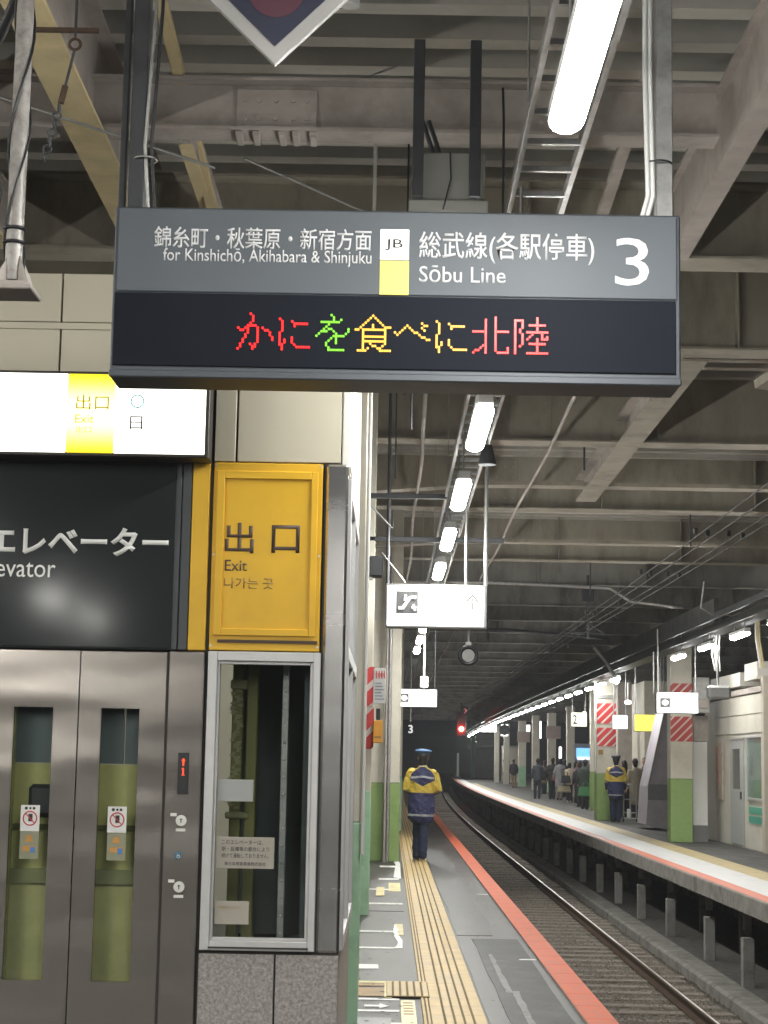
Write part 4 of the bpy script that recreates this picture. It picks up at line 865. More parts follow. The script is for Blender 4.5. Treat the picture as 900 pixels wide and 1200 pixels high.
# ================================================================== OPPOSITE PLATFORM STRUCTURES
def opp_col(label, x, y, w_=.5, zt=5.2, post=True, gm=greencol2):
    t = thing('platform_pillar', label, 'pillar', (x, y, 0), 'pillars of the opposite platform')
    MB().cbox(0, w_, 0, w_, 1.32, zt, .01).build('upper_pillar', whitecol, t); MB().cbox(-.002, w_+.002, -.002, w_+.002, 0, 1.318, .01).build('green_base', gm, t)
    if post:
        for z0, z1 in ((2.78, 3.4), (2.14, 2.7)):
            MB().box(.0, w_+.0, -.012, -.004, z0-.04, z1-.08).build('striped_sheet', stripes2 if y < 40 else stripes, t)
    return t
pA = opp_col('broad striped pillar beside the office with grey box on its side', 5.95, 37.8, .46, 4.15)
pB = opp_col('striped pillar directly behind the station man on the opposite platform', 5.95, 51.2, .55, 4.1)
MB().cbox(.02, .5, -.03, -.006, 2.9+.55, 3.55, .004).build('band', galv, pB)
MB().cbox(.05, .18, -.02, -.004, 1.86, 2.0, .002).build('small_sign', brownl2, pB)
pC = opp_col('slender pale pillar left of the striped pillar', 7.0, 62, .35, 4.2, False)
# second row and far pillars: x, y, width
for i, (px, y, w_, gr_) in enumerate([(662, 86, .38, 0), (640, 98, .45, 1), (622, 104, .42, 0), (606, 118, .5, 1), (589, 128, .4, 0), (578, 138, .38, 0)]):
    x = (px-455)/2080*y
    t = opp_col('%s thin pale pillar counted leftward from striped pillar on opposite platform' % ordn1(i+1), x, y, w_, 4.3, False, greencol if gr_ else whitecol)
    if gr_: MB().cbox(-.1, w_+.25, -.04, -.005, 2.9, 3.6, .01).build('poster', mat('pinkish_poster', (.42, .33, .3), .6), t)
# boxes on pillar A
ua = thing('wall_unit', 'grey metal unit mounted on the broad striped pillar', 'unit', (6.42, 37.6, 2.7)); MB().cbox(0, .33, 0, .4, 0, .75, .01).build('case', galv, ua); MB().cbox(.05, .3, -.05, -.002, .1, .3, .01).build('door', pinkgrey, ua)
wb = thing('white_panel_box', 'tall plain white panel standing right of the broad striped pillar', 'panel', (6.43, 38.0, 0)); MB().cbox(0, .33, 0, .3, .35, 2.1, .006).build('panel', paperw, wb); MB().cbox(.0, .33, -.04, .3, 0, .34, .01).build('base', mat('mid_grey', (.17, .17, .17), .6), wb); MB().cbox(.0, .35, 0, .3, 2.11, 2.65, .006).build('upper_panel', pinkgrey, wb)
# office
of = thing('station_office', 'beige station office with grey door and window at the right edge', 'office', (7.05, 33.6, 0))
W = mat('office_wall', (.54, .52, .45), .6, var=.06, scale=2, dirt=(.3, .27, .2), dirt_amt=.4, dirt_scale=2)
MB().cbox(.02, 4, 0, 6.4, 0, 3.0, .01).build('wall', W, of)
MB().cbox(-.04, .1, -.1, .1, 0, 3.3, .01).build('corner_post', mat('corner_post_paint', (.45, .4, .33), .6, var=.06), of)
MB().cbox(-.06, 4.1, -.05, 6.5, 3.003, 3.12, .01).build('roof_slab', pinkgrey, of)
dr = MB().cbox(-.02, .015, 2.0, 3.3, .05, 2.1, .006).build('door', mat('office_door', (.34, .35, .34), .5, var=.06), of)
MB().box(-.028, -.021, 2.3, 3.0, 1.15, 1.95).build('pane', glass_mat('door_glass', (.5, .55, .5)), dr); MB().cbox(-.05, -.022, 2.1, 2.16, .95, 1.1, .004).build('handle', darkst, dr)
MB().cbox(-.015, .018, 1.95, 3.35, 2.105, 2.16, .004).build('door_lintel', galv, of)
wn = MB(); 
for (y0, y1, z0, z1) in [(.1, .16, .95, 2.2), (1.6, 1.66, .95, 2.2), (.16, 1.6, .95, 1.0), (.16, 1.6, 2.15, 2.2)]: wn.cbox(-.03, .018, y0, y1, z0, z1, .004)
wno = wn.build('window', alum, of); MB().box(-.004, .012, .16, 1.6, 1.0, 2.15).build('pane', mat('office_glass', (.13, .19, .17), .12, var=.3, scale=3, spec=1.0), wno)
for z in (.52, .70): MB().box(-.006, .018, .18, 1.5, z, z+.13).build('green_stripe', mat('teal_stripe', (.07, .3, .22), .5), of)
for (y0, y1) in ((.1, 1.7), (1.72, 3.4), (3.42, 5.0)):
    for (z0, z1) in ((2.25, 2.6), (2.62, 2.98)): MB().cbox(-.012, .018, y0, y1, z0, z1, .004).build('fascia_panel', W, of)
MB().cbox(-.02, .018, 4.2, 4.9, .9, 2.1, .004).build('wall_poster', mat('faded_poster', (.45, .38, .3), .6, var=.25, scale=4), of); MB().box(-.03, -.0205, 4.55, 4.8, 1.2, 2.0).build('poster_print', mat('pink_print', (.5, .28, .22), .6, var=.3, scale=6), of)
# ducts above office
for i, (x0, x1, y0, y1, z0, z1) in enumerate([(6.95, 7.35, 35.4, 38.6, 3.18, 3.45), (6.95, 7.4, 33.7, 34.9, 3.25, 3.58)]):
    slab('duct', x0, x1, y0, y1, z0, z1, mat('duct_white', (.58, .56, .5), .5, var=.06), ['long cream duct above the office roof', 'short cream duct box at the right edge above the office'][i], 'duct')
cm = thing('floodlight', 'grey floodlight unit hanging on white cables before the office', 'floodlight', (5.95, 31.8, 2.78)); MB().cbox(-.28, .12, -.12, .15, 0, .24, .04).build('housing', mat('floodlight_grey', (.24, .24, .23), .5), cm); MB().tube([(-.1, 0, .24), (-.1, 0, .95)], .02, 8).build('pole', galv, cm)
for dx in (-.14, -.1, -.05): MB().tube([(dx, 0, .5), (dx*1.4, .02, .8), (dx, .02, 1.15)], .014, 6).build('cable', MATS['white_trim'], cm)
cb = thing('cable_bundle', 'thick pale cable bundle coming down beside the office duct', 'cables', (6.35, 30.9, 3.3))
for dx in (0, .03, .06): MB().tube([(dx, 0, 1.0), (dx+.01, 0, .5), (dx+.08, 0, 0)], .02, 6).build('cable', cream_y if dx else MATS['white_trim'], cb)
# escalator end
ee = thing('escalator_end', 'sloping stainless escalator side panel beside the striped pillar', 'escalator', (0, 44.5, 0))
def ex(px): return (px-456)/2080*44.5
def ez(py): return 1.61-(py-896)/2080*44.5
wst = mat('worn_stainless', (.48, .45, .5), .5, .1, var=.15, scale=5, dirt=(.34, .32, .33), dirt_amt=.5)
MB().prism([(ex(755), ez(965)), (ex(785), ez(972)), (ex(785), ez(838)), (ex(777), ez(836)), (ex(758), ez(921))], 0, 1.6).build('side_panel', wst, ee)
MB().prism([(ex(756.5), ez(922)), (ex(775.5), ez(836)), (ex(777), ez(836)), (ex(758.2), ez(922))], -.03, .05).build('handrail', mat('rail_grey', (.34, .33, .32), .5), ee)
MB().cbox(ex(757), ex(785), -.012, -.002, ez(937), ez(919), .003).build('dark_band', mat('dark_stainless', (.25, .25, .28), .4, .4, var=.1), ee)
# large pale block behind (stair housing)
slab('stair_housing', 8.0, 9.6, 56, 66, 0, 4.2, whitecol, 'large cream stair housing behind the station man', 'wall')
slab('grey_pillar_board', 7.3, 7.75, 57, 57.4, 0, 4.2, pinkgrey, 'grey pillar left of the cream stair housing', 'pillar')
sb = thing('striped_board', 'fine striped red board on the cream stair housing under yellow sign', 'board', (8.2, 55.9, 1.9)); MB().box(-.02, .42, -.02, -.003, -.05, 1.05).build('striped_sheet', stripes2, sb)
# hanging lit signs
def hang(label, x0, x1, y, z0, z1, m, pole=True, cap=None):
    t = thing('lit_hanging_sign', label, 'hanging sign', ((x0+x1)/2, y, z0), 'lit signs over the opposite platform'); w_ = (x1-x0)/2
    MB().cbox(-w_-.015, w_+.015, 0, .18, -.015, z1-z0+.015, .006).build('case', MATS['grey_case'], t); MB().cbox(-w_, w_, -.008, -.0005, 0, z1-z0, .003).build('lit_face', m, t)
    if pole:
        for x in (-w_+.03, w_-.03): MB().tube([(x, .09, z1-z0+.015), (x, .09, z1-z0+1.3)], .016, 6).build('hanger_pole', galv, t)
    return t
t = hang('large lit white sign with pictogram in front of the broad striped pillar', 5.46, 6.29, 36.4, 2.66, 3.06, hang_e)
MB().cbox(-.36, -.14, -.012, -.0085, .1, .3, .002).build('pictogram', MATS['pictogram_grey'], t); MB().ball((-.25, -.014, .2), .07, (1, .1, .8)).build('pictogram_mark', MATS['mark_white'], t)
hang('yellow lit exit sign above the escalator side', 6.6, 7.3, 48, 2.49, 2.92, yel_e)
hang('square lit white sign right of the station man pillar', 6.14, 6.53, 49, 2.56, 2.92, hang_e)
t = hang('lit white sign with number 2 left of the striped pillar', 6.75, 7.3, 66, 2.95, 3.45, emi('number_two_sign', (1, .98, .7), 1.5)); text('2', -.24, -.08, .25, .34, -.0085, inkm, t, 'lettering', .001, .02)
t = hang('dark hanging board with white number 2 beside the lit number sign', 7.2, 8.9, 64, 3.15, 3.45, signgrey); text('2', -.75, -.6, .15, .22, -.0085, MATS['mark_white'], t, 'lettering', .001, .02); text('総武線各駅停車', -.5, .7, .15, .14, -.0085, MATS['mark_white'], t, 'lettering', .001, 0)
hang('distant lit white sign at the far left end of the lights', 6.3, 7.35, 122, 3.6, 4.3, hang_e)
hang('distant narrow lit sign between the thin pale pillars', 8.55, 8.95, 105, 3.0, 4.0, hang_e, False)
hang('second distant lit sign, small and square, among the thin pillars', 9.5, 9.95, 126, 3.5, 4.2, hang_e, False)
hang('round edged distant lit sign beside the far dark disc', 7.9, 8.4, 126, 3.4, 4.2, hang_e, False)
# blue lit advertisement + far glows
ad = thing('advertising_screen', 'glowing blue advertising screen behind waiting passengers', 'screen', (10.1, 92, 1.75)); MB().cbox(-.55, .85, 0, .15, -1.7, .85, .01).build('case', mat('advert_case', (.35, .4, .5), .5), ad); MB().box(-.45, .8, -.01, -.002, .1, .62).build('lit_face', emi('advert_blue', (.12, .5, 1.0), 1.4), ad); MB().box(-.4, .75, -.02, -.011, .02, .17).build('caption', emi('advert_white', (.9, .95, 1), 1.2), ad)
vm = thing('far_lamp', 'small warm lamp glow beyond the opposite platform', 'lamp', (12.4, 135, 1.6)); MB().cbox(-.12, .12, 0, .1, 0, .8, .05).build('glow', emi('far_orange', (1, .3, .1), 3), vm)
vm = thing('far_lamp', 'tall narrow white lamp glow beyond the opposite platform', 'lamp', (12.95, 135, 1.4)); MB().cbox(-.1, .1, 0, .1, 0, 1.4, .05).build('glow', emi('far_white', (1, .95, .9), 3), vm)
# round dark disc far
dd = thing('round_signal_disc', 'dark round disc hanging at the far end of the lights', 'disc', (7.9, 122, 3.75)); MB().tube([(0, 0, 0), (0, .1, 0)], .38, 8).build('disc', blackp, dd); MB().tube([(0, .05, .3), (0, .05, 1.4)], .04, 6).build('stem', darkst, dd)
# shuttered end building
eb2 = thing('end_building', 'grey louvred end building closing the opposite platform', 'building', (9.1, 172, 0)); eb2.scale = (.86, .86, .82); 
MB().cbox(-1.3, -.9, 0, .5, 0, 6, .02).build('side_post', greencol, eb2)
m_ = mat('louvre_grey', (.34, .33, .3), .7); lv = MB().cbox(-.88, 2.2, -.05, .05, 0, .36, .02).mesh('louvre', m_)
for i in range(14): inst('louvre', lv, eb2, (0, .1, .3+i*.4), (.25, 0, 0))
MB().cbox(-.89, 2.25, .25, .5, 0, 5.9, .02).build('back_panel', m_, eb2)
MB().cbox(2.25, 2.7, 0, .5, 0, 6, .02).build('side_post', whitecol, eb2)
MB().cbox(-1.4, 2.8, -.2, .7, 6.0, 6.9, .02).build('roof_edge', beige, eb2)
kb = thing('small_kiosk', 'small pale kiosk beside the far seated passengers', 'kiosk', (9.0, 140, 0)); MB().cbox(0, 1.3, 0, 2, 0, 2.7, .02).build('wall', whitecol, kb); MB().cbox(-.05, 1.35, -.05, 2.05, 2.703, 2.85, .02).build('roof', galv, kb)
# vertical white pipe on pillar B & brackets, small bits
for i, (x, y, z0, z1) in enumerate([(5.9, 51.1, 1.4, 4.0), (5.42, 36.6, 3.06, 3.9), (8.0, 52, 2.9, 4.8), (7.6, 50, 3.1, 4.6)]):
    wire('vertical_conduit', [(x, y, z0), (x, y, z1)], .03 if i == 0 else .018, MATS['white_trim'] if i == 0 else galv, ['bright white vertical pipe on the left edge of the striped pillar', 'thin conduit left of the large lit white sign', 'thin conduit right of the yellow sign', 'thin conduit above the yellow sign'][i], 'pipe')
tag(MB().tube([(5.05, 44, 4.45), (5.35, 44, 4.1), (5.55, 44, 3.75)], .05, 8).build('bent_duct', galv), 'bent pale pipe dropping to the small bright lamp over the opposite platform', 'pipe')
bp_ = thing('bulb_lamp', 'small bright bulb at the end of the bent pipe', 'lamp', (5.6, 44.0, 3.62)); MB().ball((0, 0, 0), .055).build('bulb', tube_r, bp_); MB().ball((-.1, 0, 0), .03).build('small_bulb', tube_r, bp_)
for i, (x, y, z) in enumerate([(6.15, 46, 3.18), (8.2, 75, 3.7), (9.4, 88, 3.75), (7.6, 66, 3.72)]):
    t = thing('dome_lamp', ['small shaded lamp above the yellow sign', 'first small round lamp deep in the opposite platform', 'second small round lamp deep in the opposite platform', 'small round lamp next to the number 2 board'][i], 'lamp', (x, y, z), 'small round lamps'); MB().ball((0, 0, 0), .09, (1, 1, .6)).build('globe', emi('dome_glow%d' % i, (1, 1, .95), 6), t); MB().tube([(0, 0, .05), (0, 0, .5)], .015, 6).build('stem', galv, t)

# ================================================================== PEOPLE
skin = mat('skin', (.5, .3, .22), .55, var=.05); hairm = mat('black_hair', (.012, .01, .01), .45, var=.2)
def cloth(name, c, r=.8): return mat(name, c, r, var=.14, scale=14, bump=.25, bscale=25)
def remesh(mb, name, m, vox, parent, smooth=4, mats=None):
    me = mb.mesh(name, m); o = D.objects.new(name, me); C.objects.link(o)
    r = o.modifiers.new('r', 'REMESH'); r.mode = 'VOXEL'; r.voxel_size = vox; r.use_smooth_shade = True
    s_ = o.modifiers.new('s', 'SMOOTH'); s_.iterations = smooth; s_.factor = .5
    bpy.context.view_layer.update()
    me2 = D.meshes.new_from_object(o.evaluated_get(bpy.context.evaluated_depsgraph_get())); D.objects.remove(o)
    me2.name = name; me2.materials.clear()
    for q in (mats or [m]): me2.materials.append(q)
    for p in me2.polygons: p.use_smooth = True
    return inst(name, me2, parent)
from mathutils import noise as mnoise
def folds(o, amp):                        # soft creases pushed into the cloth along its normals
    me = o.data; off = Vector((o.name.__len__()*1.3, random.uniform(0, 9), random.uniform(0, 9))); ns = [v.normal.copy() for v in me.vertices]
    for v, n_ in zip(me.vertices, ns):
        p = v.co; q = Vector((p.x*9+p.z*4, p.y*9, p.z*13+p.x*5))+off
        v.co = p+n_*amp*(mnoise.noise(q)*1.6+abs(mnoise.noise(q*1.9))*-1.1)
    me.update()
def limb(mb, pts, n=12):                 # pts: (point, rx, ry) capped elliptical limb
    P = [Vector(p[0]) for p in pts]
    vs = []; k = len(P)
    for i in range(k):
        d = (P[min(i+1, k-1)]-P[max(i-1, 0)]).normalized(); a = Vector((1, 0, 0)); a = (a-d*a.dot(d)).normalized(); b = d.cross(a)
        for j in range(n):
            t = 2*PI*j/n; vs.append(P[i]+a*math.cos(t)*pts[i][1]+b*math.sin(t)*pts[i][2])
    fs = [(i*n+j, i*n+(j+1) % n, (i+1)*n+(j+1) % n, (i+1)*n+j) for i in range(k-1) for j in range(n)]+[tuple(range(n))[::-1], tuple((k-1)*n+j for j in range(n))]
    mb.add(vs, fs, True)
    mb.ball(P[0], 1, (pts[0][1], pts[0][2], min(pts[0][1:])*.8)); mb.ball(P[-1], 1, (pts[-1][1], pts[-1][2], min(pts[-1][1:])*.8))
def person(label, loc, rz=0, h=1.72, top=None, bottom=None, shoe=None, pose='stand', coat_len=.8, hair='short', vox=.014, cap=None, female=False, armbend=.25, stride=.0, bulk=1.0, group='people waiting on the opposite platform', vest=False, lean=0, hx=.09, tb=1.0):
    s_ = h/1.72; t = thing('person', label, 'person', loc, group, rz); t.scale = (s_, s_, s_); t.rotation_euler = (0, random.uniform(-.03, .03), rz)
    sh = .185*(.92 if female else 1)
    if pose == 'sit':
        hipz, hipy = .50, 0; kn = [(-hx, .42, .5), (hx, .42, .5)]; an = [(-hx, .44, .09), (hx, .44, .09)]
    else:
        hipz, hipy = .93, 0
        kn = [(-hx*.9, .03+stride*.55, .50), (hx*.9, .03-stride*.35, .49)]
        an = [(-hx*.8, stride, .085+(.0 if stride >= 0 else 0)), (hx*.8, -stride*.9, .085+abs(stride)*.12)]
    dz = hipz-.93
    cz = lambda z: z+dz
    tp = lambda z: (0, hipy+lean*(z-.93), cz(z))
    B = MB()
    # torso, neck, head
    limb(B, [(tp(.90), .15, .105), (tp(1.02), .145, .10), (tp(1.15), .14, .095), (tp(1.30), .17, .105), (tp(1.40), .165, .095), (tp(1.45), .09, .07)])
    limb(B, [(tp(1.43), .055, .055), (tp(1.52), .052, .055)])
    hd = Vector(tp(1.62))
    B.ball(hd+Vector((0, -.005, .01)), 1, (.076, .094, .112), 16, 10); B.ball(hd+Vector((0, .035, -.05)), 1, (.05, .055, .06), 10, 8)
    B.ball(hd+Vector((0, .095, -.015)), 1, (.013, .02, .026), 8, 6)                      # nose
    for sx in (-1, 1): B.ball(hd+Vector((sx*.078, -.005, -.005)), 1, (.012, .02, .032), 8, 6)  # ears
    arms = []
    for sx, sw in ((-1, -stride), (1, stride)):
        S = Vector(tp(1.385))+Vector((sx*sh, 0, 0)); 
        if pose == 'phone': E_ = S+Vector((sx*.05, .05, -.27)); Hn = E_+Vector((-sx*.12, .2, .08))
        elif pose == 'sit': E_ = S+Vector((sx*.04, .1, -.26)); Hn = E_+Vector((-sx*.08, .22, -.05))
        elif pose == 'front': E_ = S+Vector((sx*.075, -.02, -.27)); Hn = E_+Vector((-sx*.10, .19, -.06))
        else: E_ = S+Vector((sx*.055, -.02+sw*.3, -.28)); Hn = E_+Vector((sx*.0, .04+armbend*.3+sw*.4, -.235))
        arms.append((S, E_, Hn, sx))
        limb(B, [(S, .05, .05), ((S+E_)/2, .045, .046), (E_, .038, .038), ((E_+Hn)/2, .036, .036), (Hn, .024, .026)])
        d = (Hn-E_).normalized(); pc = Hn+d*.045
        side = Vector((0, 1, 0)); side = (side-d*side.dot(d)).normalized(); nrm = d.cross(side)
        limb(B, [(Hn, .022, .026), (pc, .016, .04), (pc+d*.035, .014, .038)], 10)
        for f_ in range(4):                # four fingers of unequal length, gently curled
            o0 = pc+d*.04+side*(-.03+f_*.02); L = (.062, .075, .07, .055)[3-f_]
            B.tube([o0, o0+d*L*.5-nrm*sx*.004, o0+d*L*.9-nrm*sx*.018], .0088, 6, .007)
        B.tube([pc+side*.034-d*.02, pc+side*.062+d*.01, pc+side*.062+d*.04], .011, 6, .008)   # thumb from the side of the palm
    for i, sx in enumerate((-1, 1)):
        hp = Vector((sx*hx, hipy, hipz)); K = Vector(kn[i]); A = Vector(an[i])
        limb(B, [(hp, .088, .088), (hp.lerp(K, .5), .075, .078), (K, .056, .058), (K.lerp(A, .35), .054, .056), (A, .036, .04)])
        limb(B, [(A+Vector((0, -.02, -.03)), .038, .045), (A+Vector((0, .09, -.05)), .042, .03), (A+Vector((0, .15, -.058)), .035, .022)])
    body = remesh(B, 'body', skin, max(.009, vox*.75), t, 2)
    # trousers
    T = MB()
    for i, sx in enumerate((-1, 1)):
        hp = Vector((sx*hx, hipy, hipz)); K = Vector(kn[i]); A = Vector(an[i]); e = .014
        limb(T, [(hp+Vector((0, 0, .02)), .10*tb, .105*tb), (hp.lerp(K, .5), .088*tb, .09*tb), (K, .073*tb, .075*tb), (K.lerp(A, .4), .070*tb, .072*tb), (A+Vector((0, 0, .02)), .068*tb, .072*tb), (A+Vector((0, .0, -.03)), .062*tb, .07*tb)])
    limb(T, [((0, hipy, hipz-.04), .16, .12), ((0, hipy, hipz+.1), .155, .115)])
    folds(remesh(T, 'trousers', bottom, vox, t), .007)
    for i, sx in enumerate((-1, 1)):
        A = Vector(an[i]); s2 = MB(); limb(s2, [(A+Vector((0, -.03, -.02)), .048, .052), (A+Vector((0, .08, -.045)), .05, .038), (A+Vector((0, .16, -.055)), .042, .026)]); s2.box(A.x-.045, A.x+.045, A.y-.07, A.y+.18, A.z-.085, A.z-.065)
        remesh(s2, 'shoe', shoe or blackp, vox, t, 3)
    # coat
    K_ = MB(); zb = coat_len if pose != 'sit' else .86
    b = bulk
    limb(K_, [(tp(zb), .185*b, .145*b), (tp((zb+1.1)/2), .185*b, .14*b), (tp(1.12), .178*b, .132*b), (tp(1.3), .198*b, .14*b), (tp(1.40), .175*b, .12*b), (tp(1.46), .085, .08)], 18)
    for (S, E_, Hn, sx) in arms:
        limb(K_, [(S+Vector((-sx*.02, 0, -.005)), .075*b, .075*b), ((S+E_)/2, .066*b, .068*b), (E_, .059*b, .06*b), ((E_+Hn)/2, .052*b, .054*b), (Hn-(Hn-E_)*.02, .043, .045)])
    K_.ring(tuple(Vector(tp(1.475))), .066, .02, 'z', 16, 8)
    ct = remesh(K_, 'coat', top, vox, t, 5); folds(ct, .009)
    if vest:                              # station staff coat: colours by height on the cloth itself
        ct.data.materials[0] = vest
    # hair or cap
    Hh = MB()
    Hh.ball(hd+Vector((0, -.018, .025)), 1, (.086, .094, .105), 14, 9)
    limb(Hh, [(hd+Vector((0, -.03, -.02)), .074, .06), (hd+Vector((0, -.03, -.115)), .058, .04)])
    if hair == 'long': limb(Hh, [(hd+Vector((0, -.05, .03)), .08, .06), (hd+Vector((0, -.07, -.12)), .085, .045), (hd+Vector((0, -.075, -.22)), .07, .03)])
    if hair == 'bob': limb(Hh, [(hd+Vector((0, -.03, .03)), .088, .07), (hd+Vector((0, -.045, -.09)), .088, .055)])
    remesh(Hh, 'hair', hairm, vox*.8, t, 2)
    # face (seen from the front only)
    for sx in (-1, 1): MB().ball(hd+Vector((sx*.03, .088, .012)), .008, (1.3, .6, .7), 8, 6).build('eye', hairm, t)
    MB().ball(hd+Vector((0, .091, -.062)), 1, (.022, .008, .005), 8, 6).build('mouth', redink, t)
    if cap:
        m = MB(); m.tube([hd+Vector((0, -.005, .035)), hd+Vector((0, -.005, .085))], .098, 20, .102); m.build('cap_band', cap[1], t)
        m = MB(); m.ball(hd+Vector((0, -.005, .105)), 1, (.135, .14, .036), 20, 8); m.build('cap_crown', cap[0], t)
        m = MB(); m.ball(hd+Vector((0, .09, .045)), 1, (.07, .06, .01), 12, 6); m.build('cap_peak', blackp, t)
    return t, arms
# staff coat material: object-space bands in navy, yellow and reflective grey
def staff_coat(name='staff_coat_cloth'):
    m = D.materials.new(name); m.use_nodes = True; n = m.node_tree.nodes; l = m.node_tree.links; p = n['Principled BSDF']; p.inputs['Roughness'].default_value = .65
    tc = n.new('ShaderNodeTexCoord'); sp = n.new('ShaderNodeSeparateXYZ'); l.new(tc.outputs['Object'], sp.inputs[0])
    def mth(op, *a):
        q = n.new('ShaderNodeMath'); q.operation = op
        for i, v in enumerate(a):
            if isinstance(v, (int, float)): q.inputs[i].default_value = v
            else: l.new(v, q.inputs[i])
        return q.outputs[0]
    X_, Z_ = sp.outputs[0], sp.outputs[2]; ax = mth('ABSOLUTE', X_)
    navy, yel, gry = (.024, .027, .088), (.52, .38, .05), (.34, .35, .38)
    def mixc(f, a, b):
        q = n.new('ShaderNodeMixRGB'); l.new(f, q.inputs[0])
        for i, v in ((1, a), (2, b)):
            if isinstance(v, tuple): q.inputs[i].default_value = (*v, 1)
            else: l.new(v, q.inputs[i])
        return q.outputs[0]
    def band(v, a, b): return mth('MULTIPLY', mth('GREATER_THAN', v, a), mth('LESS_THAN', v, b))
    nzt = n.new('ShaderNodeTexNoise'); nzt.inputs['Scale'].default_value = 20; l.new(tc.outputs['Object'], nzt.inputs['Vector'])
    Zn = mth('ADD', Z_, mth('MULTIPLY', mth('SUBTRACT', nzt.outputs[0], .5), .012))
    col = mixc(mth('GREATER_THAN', Zn, 1.06), navy, yel)                        # yellow chest zone
    v = mth('ADD', mth('MULTIPLY', ax, .5), 1.165); yoke = mth('MULTIPLY', mth('GREATER_THAN', Zn, v), mth('LESS_THAN', ax, mth('SUBTRACT', .195, mth('MULTIPLY', mth('POWER', mth('MAXIMUM', mth('SUBTRACT', Zn, 1.30), 0.0), 2.0), 5.5))))
    col = mixc(yoke, col, navy)                                                  # navy yoke ending in a point
    col = mixc(mth('MULTIPLY', band(mth('SUBTRACT', Zn, mth('MULTIPLY', ax, -.1)), 1.30, 1.335), mth('LESS_THAN', ax, .185)), col, gry)
    col = mixc(band(Zn, 1.045, 1.062), col, navy)
    col = mixc(band(Zn, .69, .725), col, gry)                                    # hem stripe
    col = mixc(mth('GREATER_THAN', Zn, 1.475), col, (.42, .38, .2))
    slv = mth('GREATER_THAN', ax, .235)
    col = mixc(mth('MULTIPLY', slv, band(Zn, .0, 1.10)), col, navy); col = mixc(mth('MULTIPLY', slv, band(Zn, 1.07, 1.095)), col, gry); col = mixc(mth('MULTIPLY', slv, band(Zn, 1.03, 1.05)), col, yel)
    l.new(col, p.inputs['Base Color'])
    bp = n.new('ShaderNodeBump'); bp.inputs['Strength'].default_value = .9; bp.inputs['Distance'].default_value = .05; n4 = n.new('ShaderNodeTexNoise'); n4.inputs['Scale'].default_value = 7; n4.inputs['Distortion'].default_value = 1.2; l.new(tc.outputs['Object'], n4.inputs['Vector']); l.new(n4.outputs[0], bp.inputs['Height']); l.new(bp.outputs[0], p.inputs['Normal'])
    return m
scm = staff_coat(); navyt = cloth('navy_trousers', (.012, .02, .05)); capb = cloth('blue_cap', (.07, .16, .34), .6); capd = cloth('dark_cap', (.02, .03, .05), .6)
person('person in navy and yellow reflective coat walking away on the near platform', (.53, 29.2, .012), 0, 1.74, scm, navyt, blackp, 'front', .68, 'short', .012, (capb, capd), stride=.13, bulk=1.17, group='station staff', vest=scm, hx=.055, tb=1.12)
person('person in navy and yellow reflective coat standing before the striped pillar', (6.36, 50.2, 0), -.06, 1.8, scm, navyt, blackp, 'stand', .70, 'short', .013, (capd, capd), bulk=1.17, group='station staff', vest=scm, tb=1.1)
black = cloth('black_cloth', (.02, .02, .022)); dgrey = cloth('slate_jacket', (.06, .068, .08)); lgrey = cloth('light_grey_coat', (.24, .24, .25)); olive = cloth('dark_green_padded', (.03, .04, .033)); beigec = cloth('beige_coat', (.4, .34, .25)); khaki = cloth('khaki_trousers', (.28, .2, .12)); jeans = cloth('dark_jeans', (.03, .04, .06)); pinkc = cloth('mauve_scarf', (.26, .12, .17)); maroon = cloth('maroon_bag_cloth', (.22, .04, .06)); sandc = cloth('sand_bag_cloth', (.36, .31, .2)); greenb = cloth('green_shopper', (.06, .2, .08)); whitec = cloth('white_coat', (.6, .58, .5)); tights = cloth('grey_tights', (.2, .17, .16))
def at(px, y): return ((px-455)/2080*y, y, 0)
def bag(t, name, m, c, sz, kind='tote'):
    # a soft bag with handles, rests in or on the person: own thing
    o = thing(name, t[0], 'bag', t[1]); a, b, h = sz
    k = MB(); k.add([(-a*.8, -b*.6, h), (a*.8, -b*.6, h), (a*.8, b*.6, h), (-a*.8, b*.6, h), (-a, -b, .04), (a, -b, .04), (a, b, .04), (-a, b, .04), (-a*.85, -b*.8, 0), (a*.85, -b*.8, 0), (a*.85, b*.8, 0), (-a*.85, b*.8, 0)], [(0, 1, 2, 3), (0, 4, 5, 1), (1, 5, 6, 2), (2, 6, 7, 3), (3, 7, 4, 0), (4, 8, 9, 5), (5, 9, 10, 6), (6, 10, 11, 7), (7, 11, 8, 4), (8, 11, 10, 9)])
    k.build('bag_body', m, o)
    for y_ in (-b*.55, b*.55): MB().tube([(-a*.4, y_, h-.01), (-a*.3, y_, h+.14), (a*.3, y_, h+.14), (a*.4, y_, h-.01)], .01, 6).build('handle', m, o)
    return o
person('person in slate jacket walking with a big dark shoulder bag', at(628, 80), .1, 1.77, dgrey, jeans, blackp, 'stand', .82, 'short', .018, stride=.12)
bag(('large dark shoulder bag hanging at the side of the slate jacket walker', (at(628, 80)[0]+.36, 80, .82)), 'shoulder_bag', black, None, (.2, .12, .42))
person('person in black coat with maroon bag, next to light grey coat', at(645, 79.5), 0, 1.8, black, black, blackp, 'stand', .7, 'short', .018)
bag(('small maroon bag between the black coat and the light grey coat', (at(647, 79.2)[0]+.05, 79.2, .82)), 'hand_bag', maroon, None, (.14, .1, .25))
person('person in long light grey coat seen from behind', at(653.5, 78), 0, 1.78, lgrey, tights, blackp, 'stand', .55, 'bob', .018, female=True, bulk=1.05)
person('person in beige jacket stooping beside the mauve scarf', at(665, 74), -.4, 1.6, beigec, black, mat('white_shoes', (.7, .7, .7), .5), 'phone', .85, 'bob', .018, female=True, lean=.12)
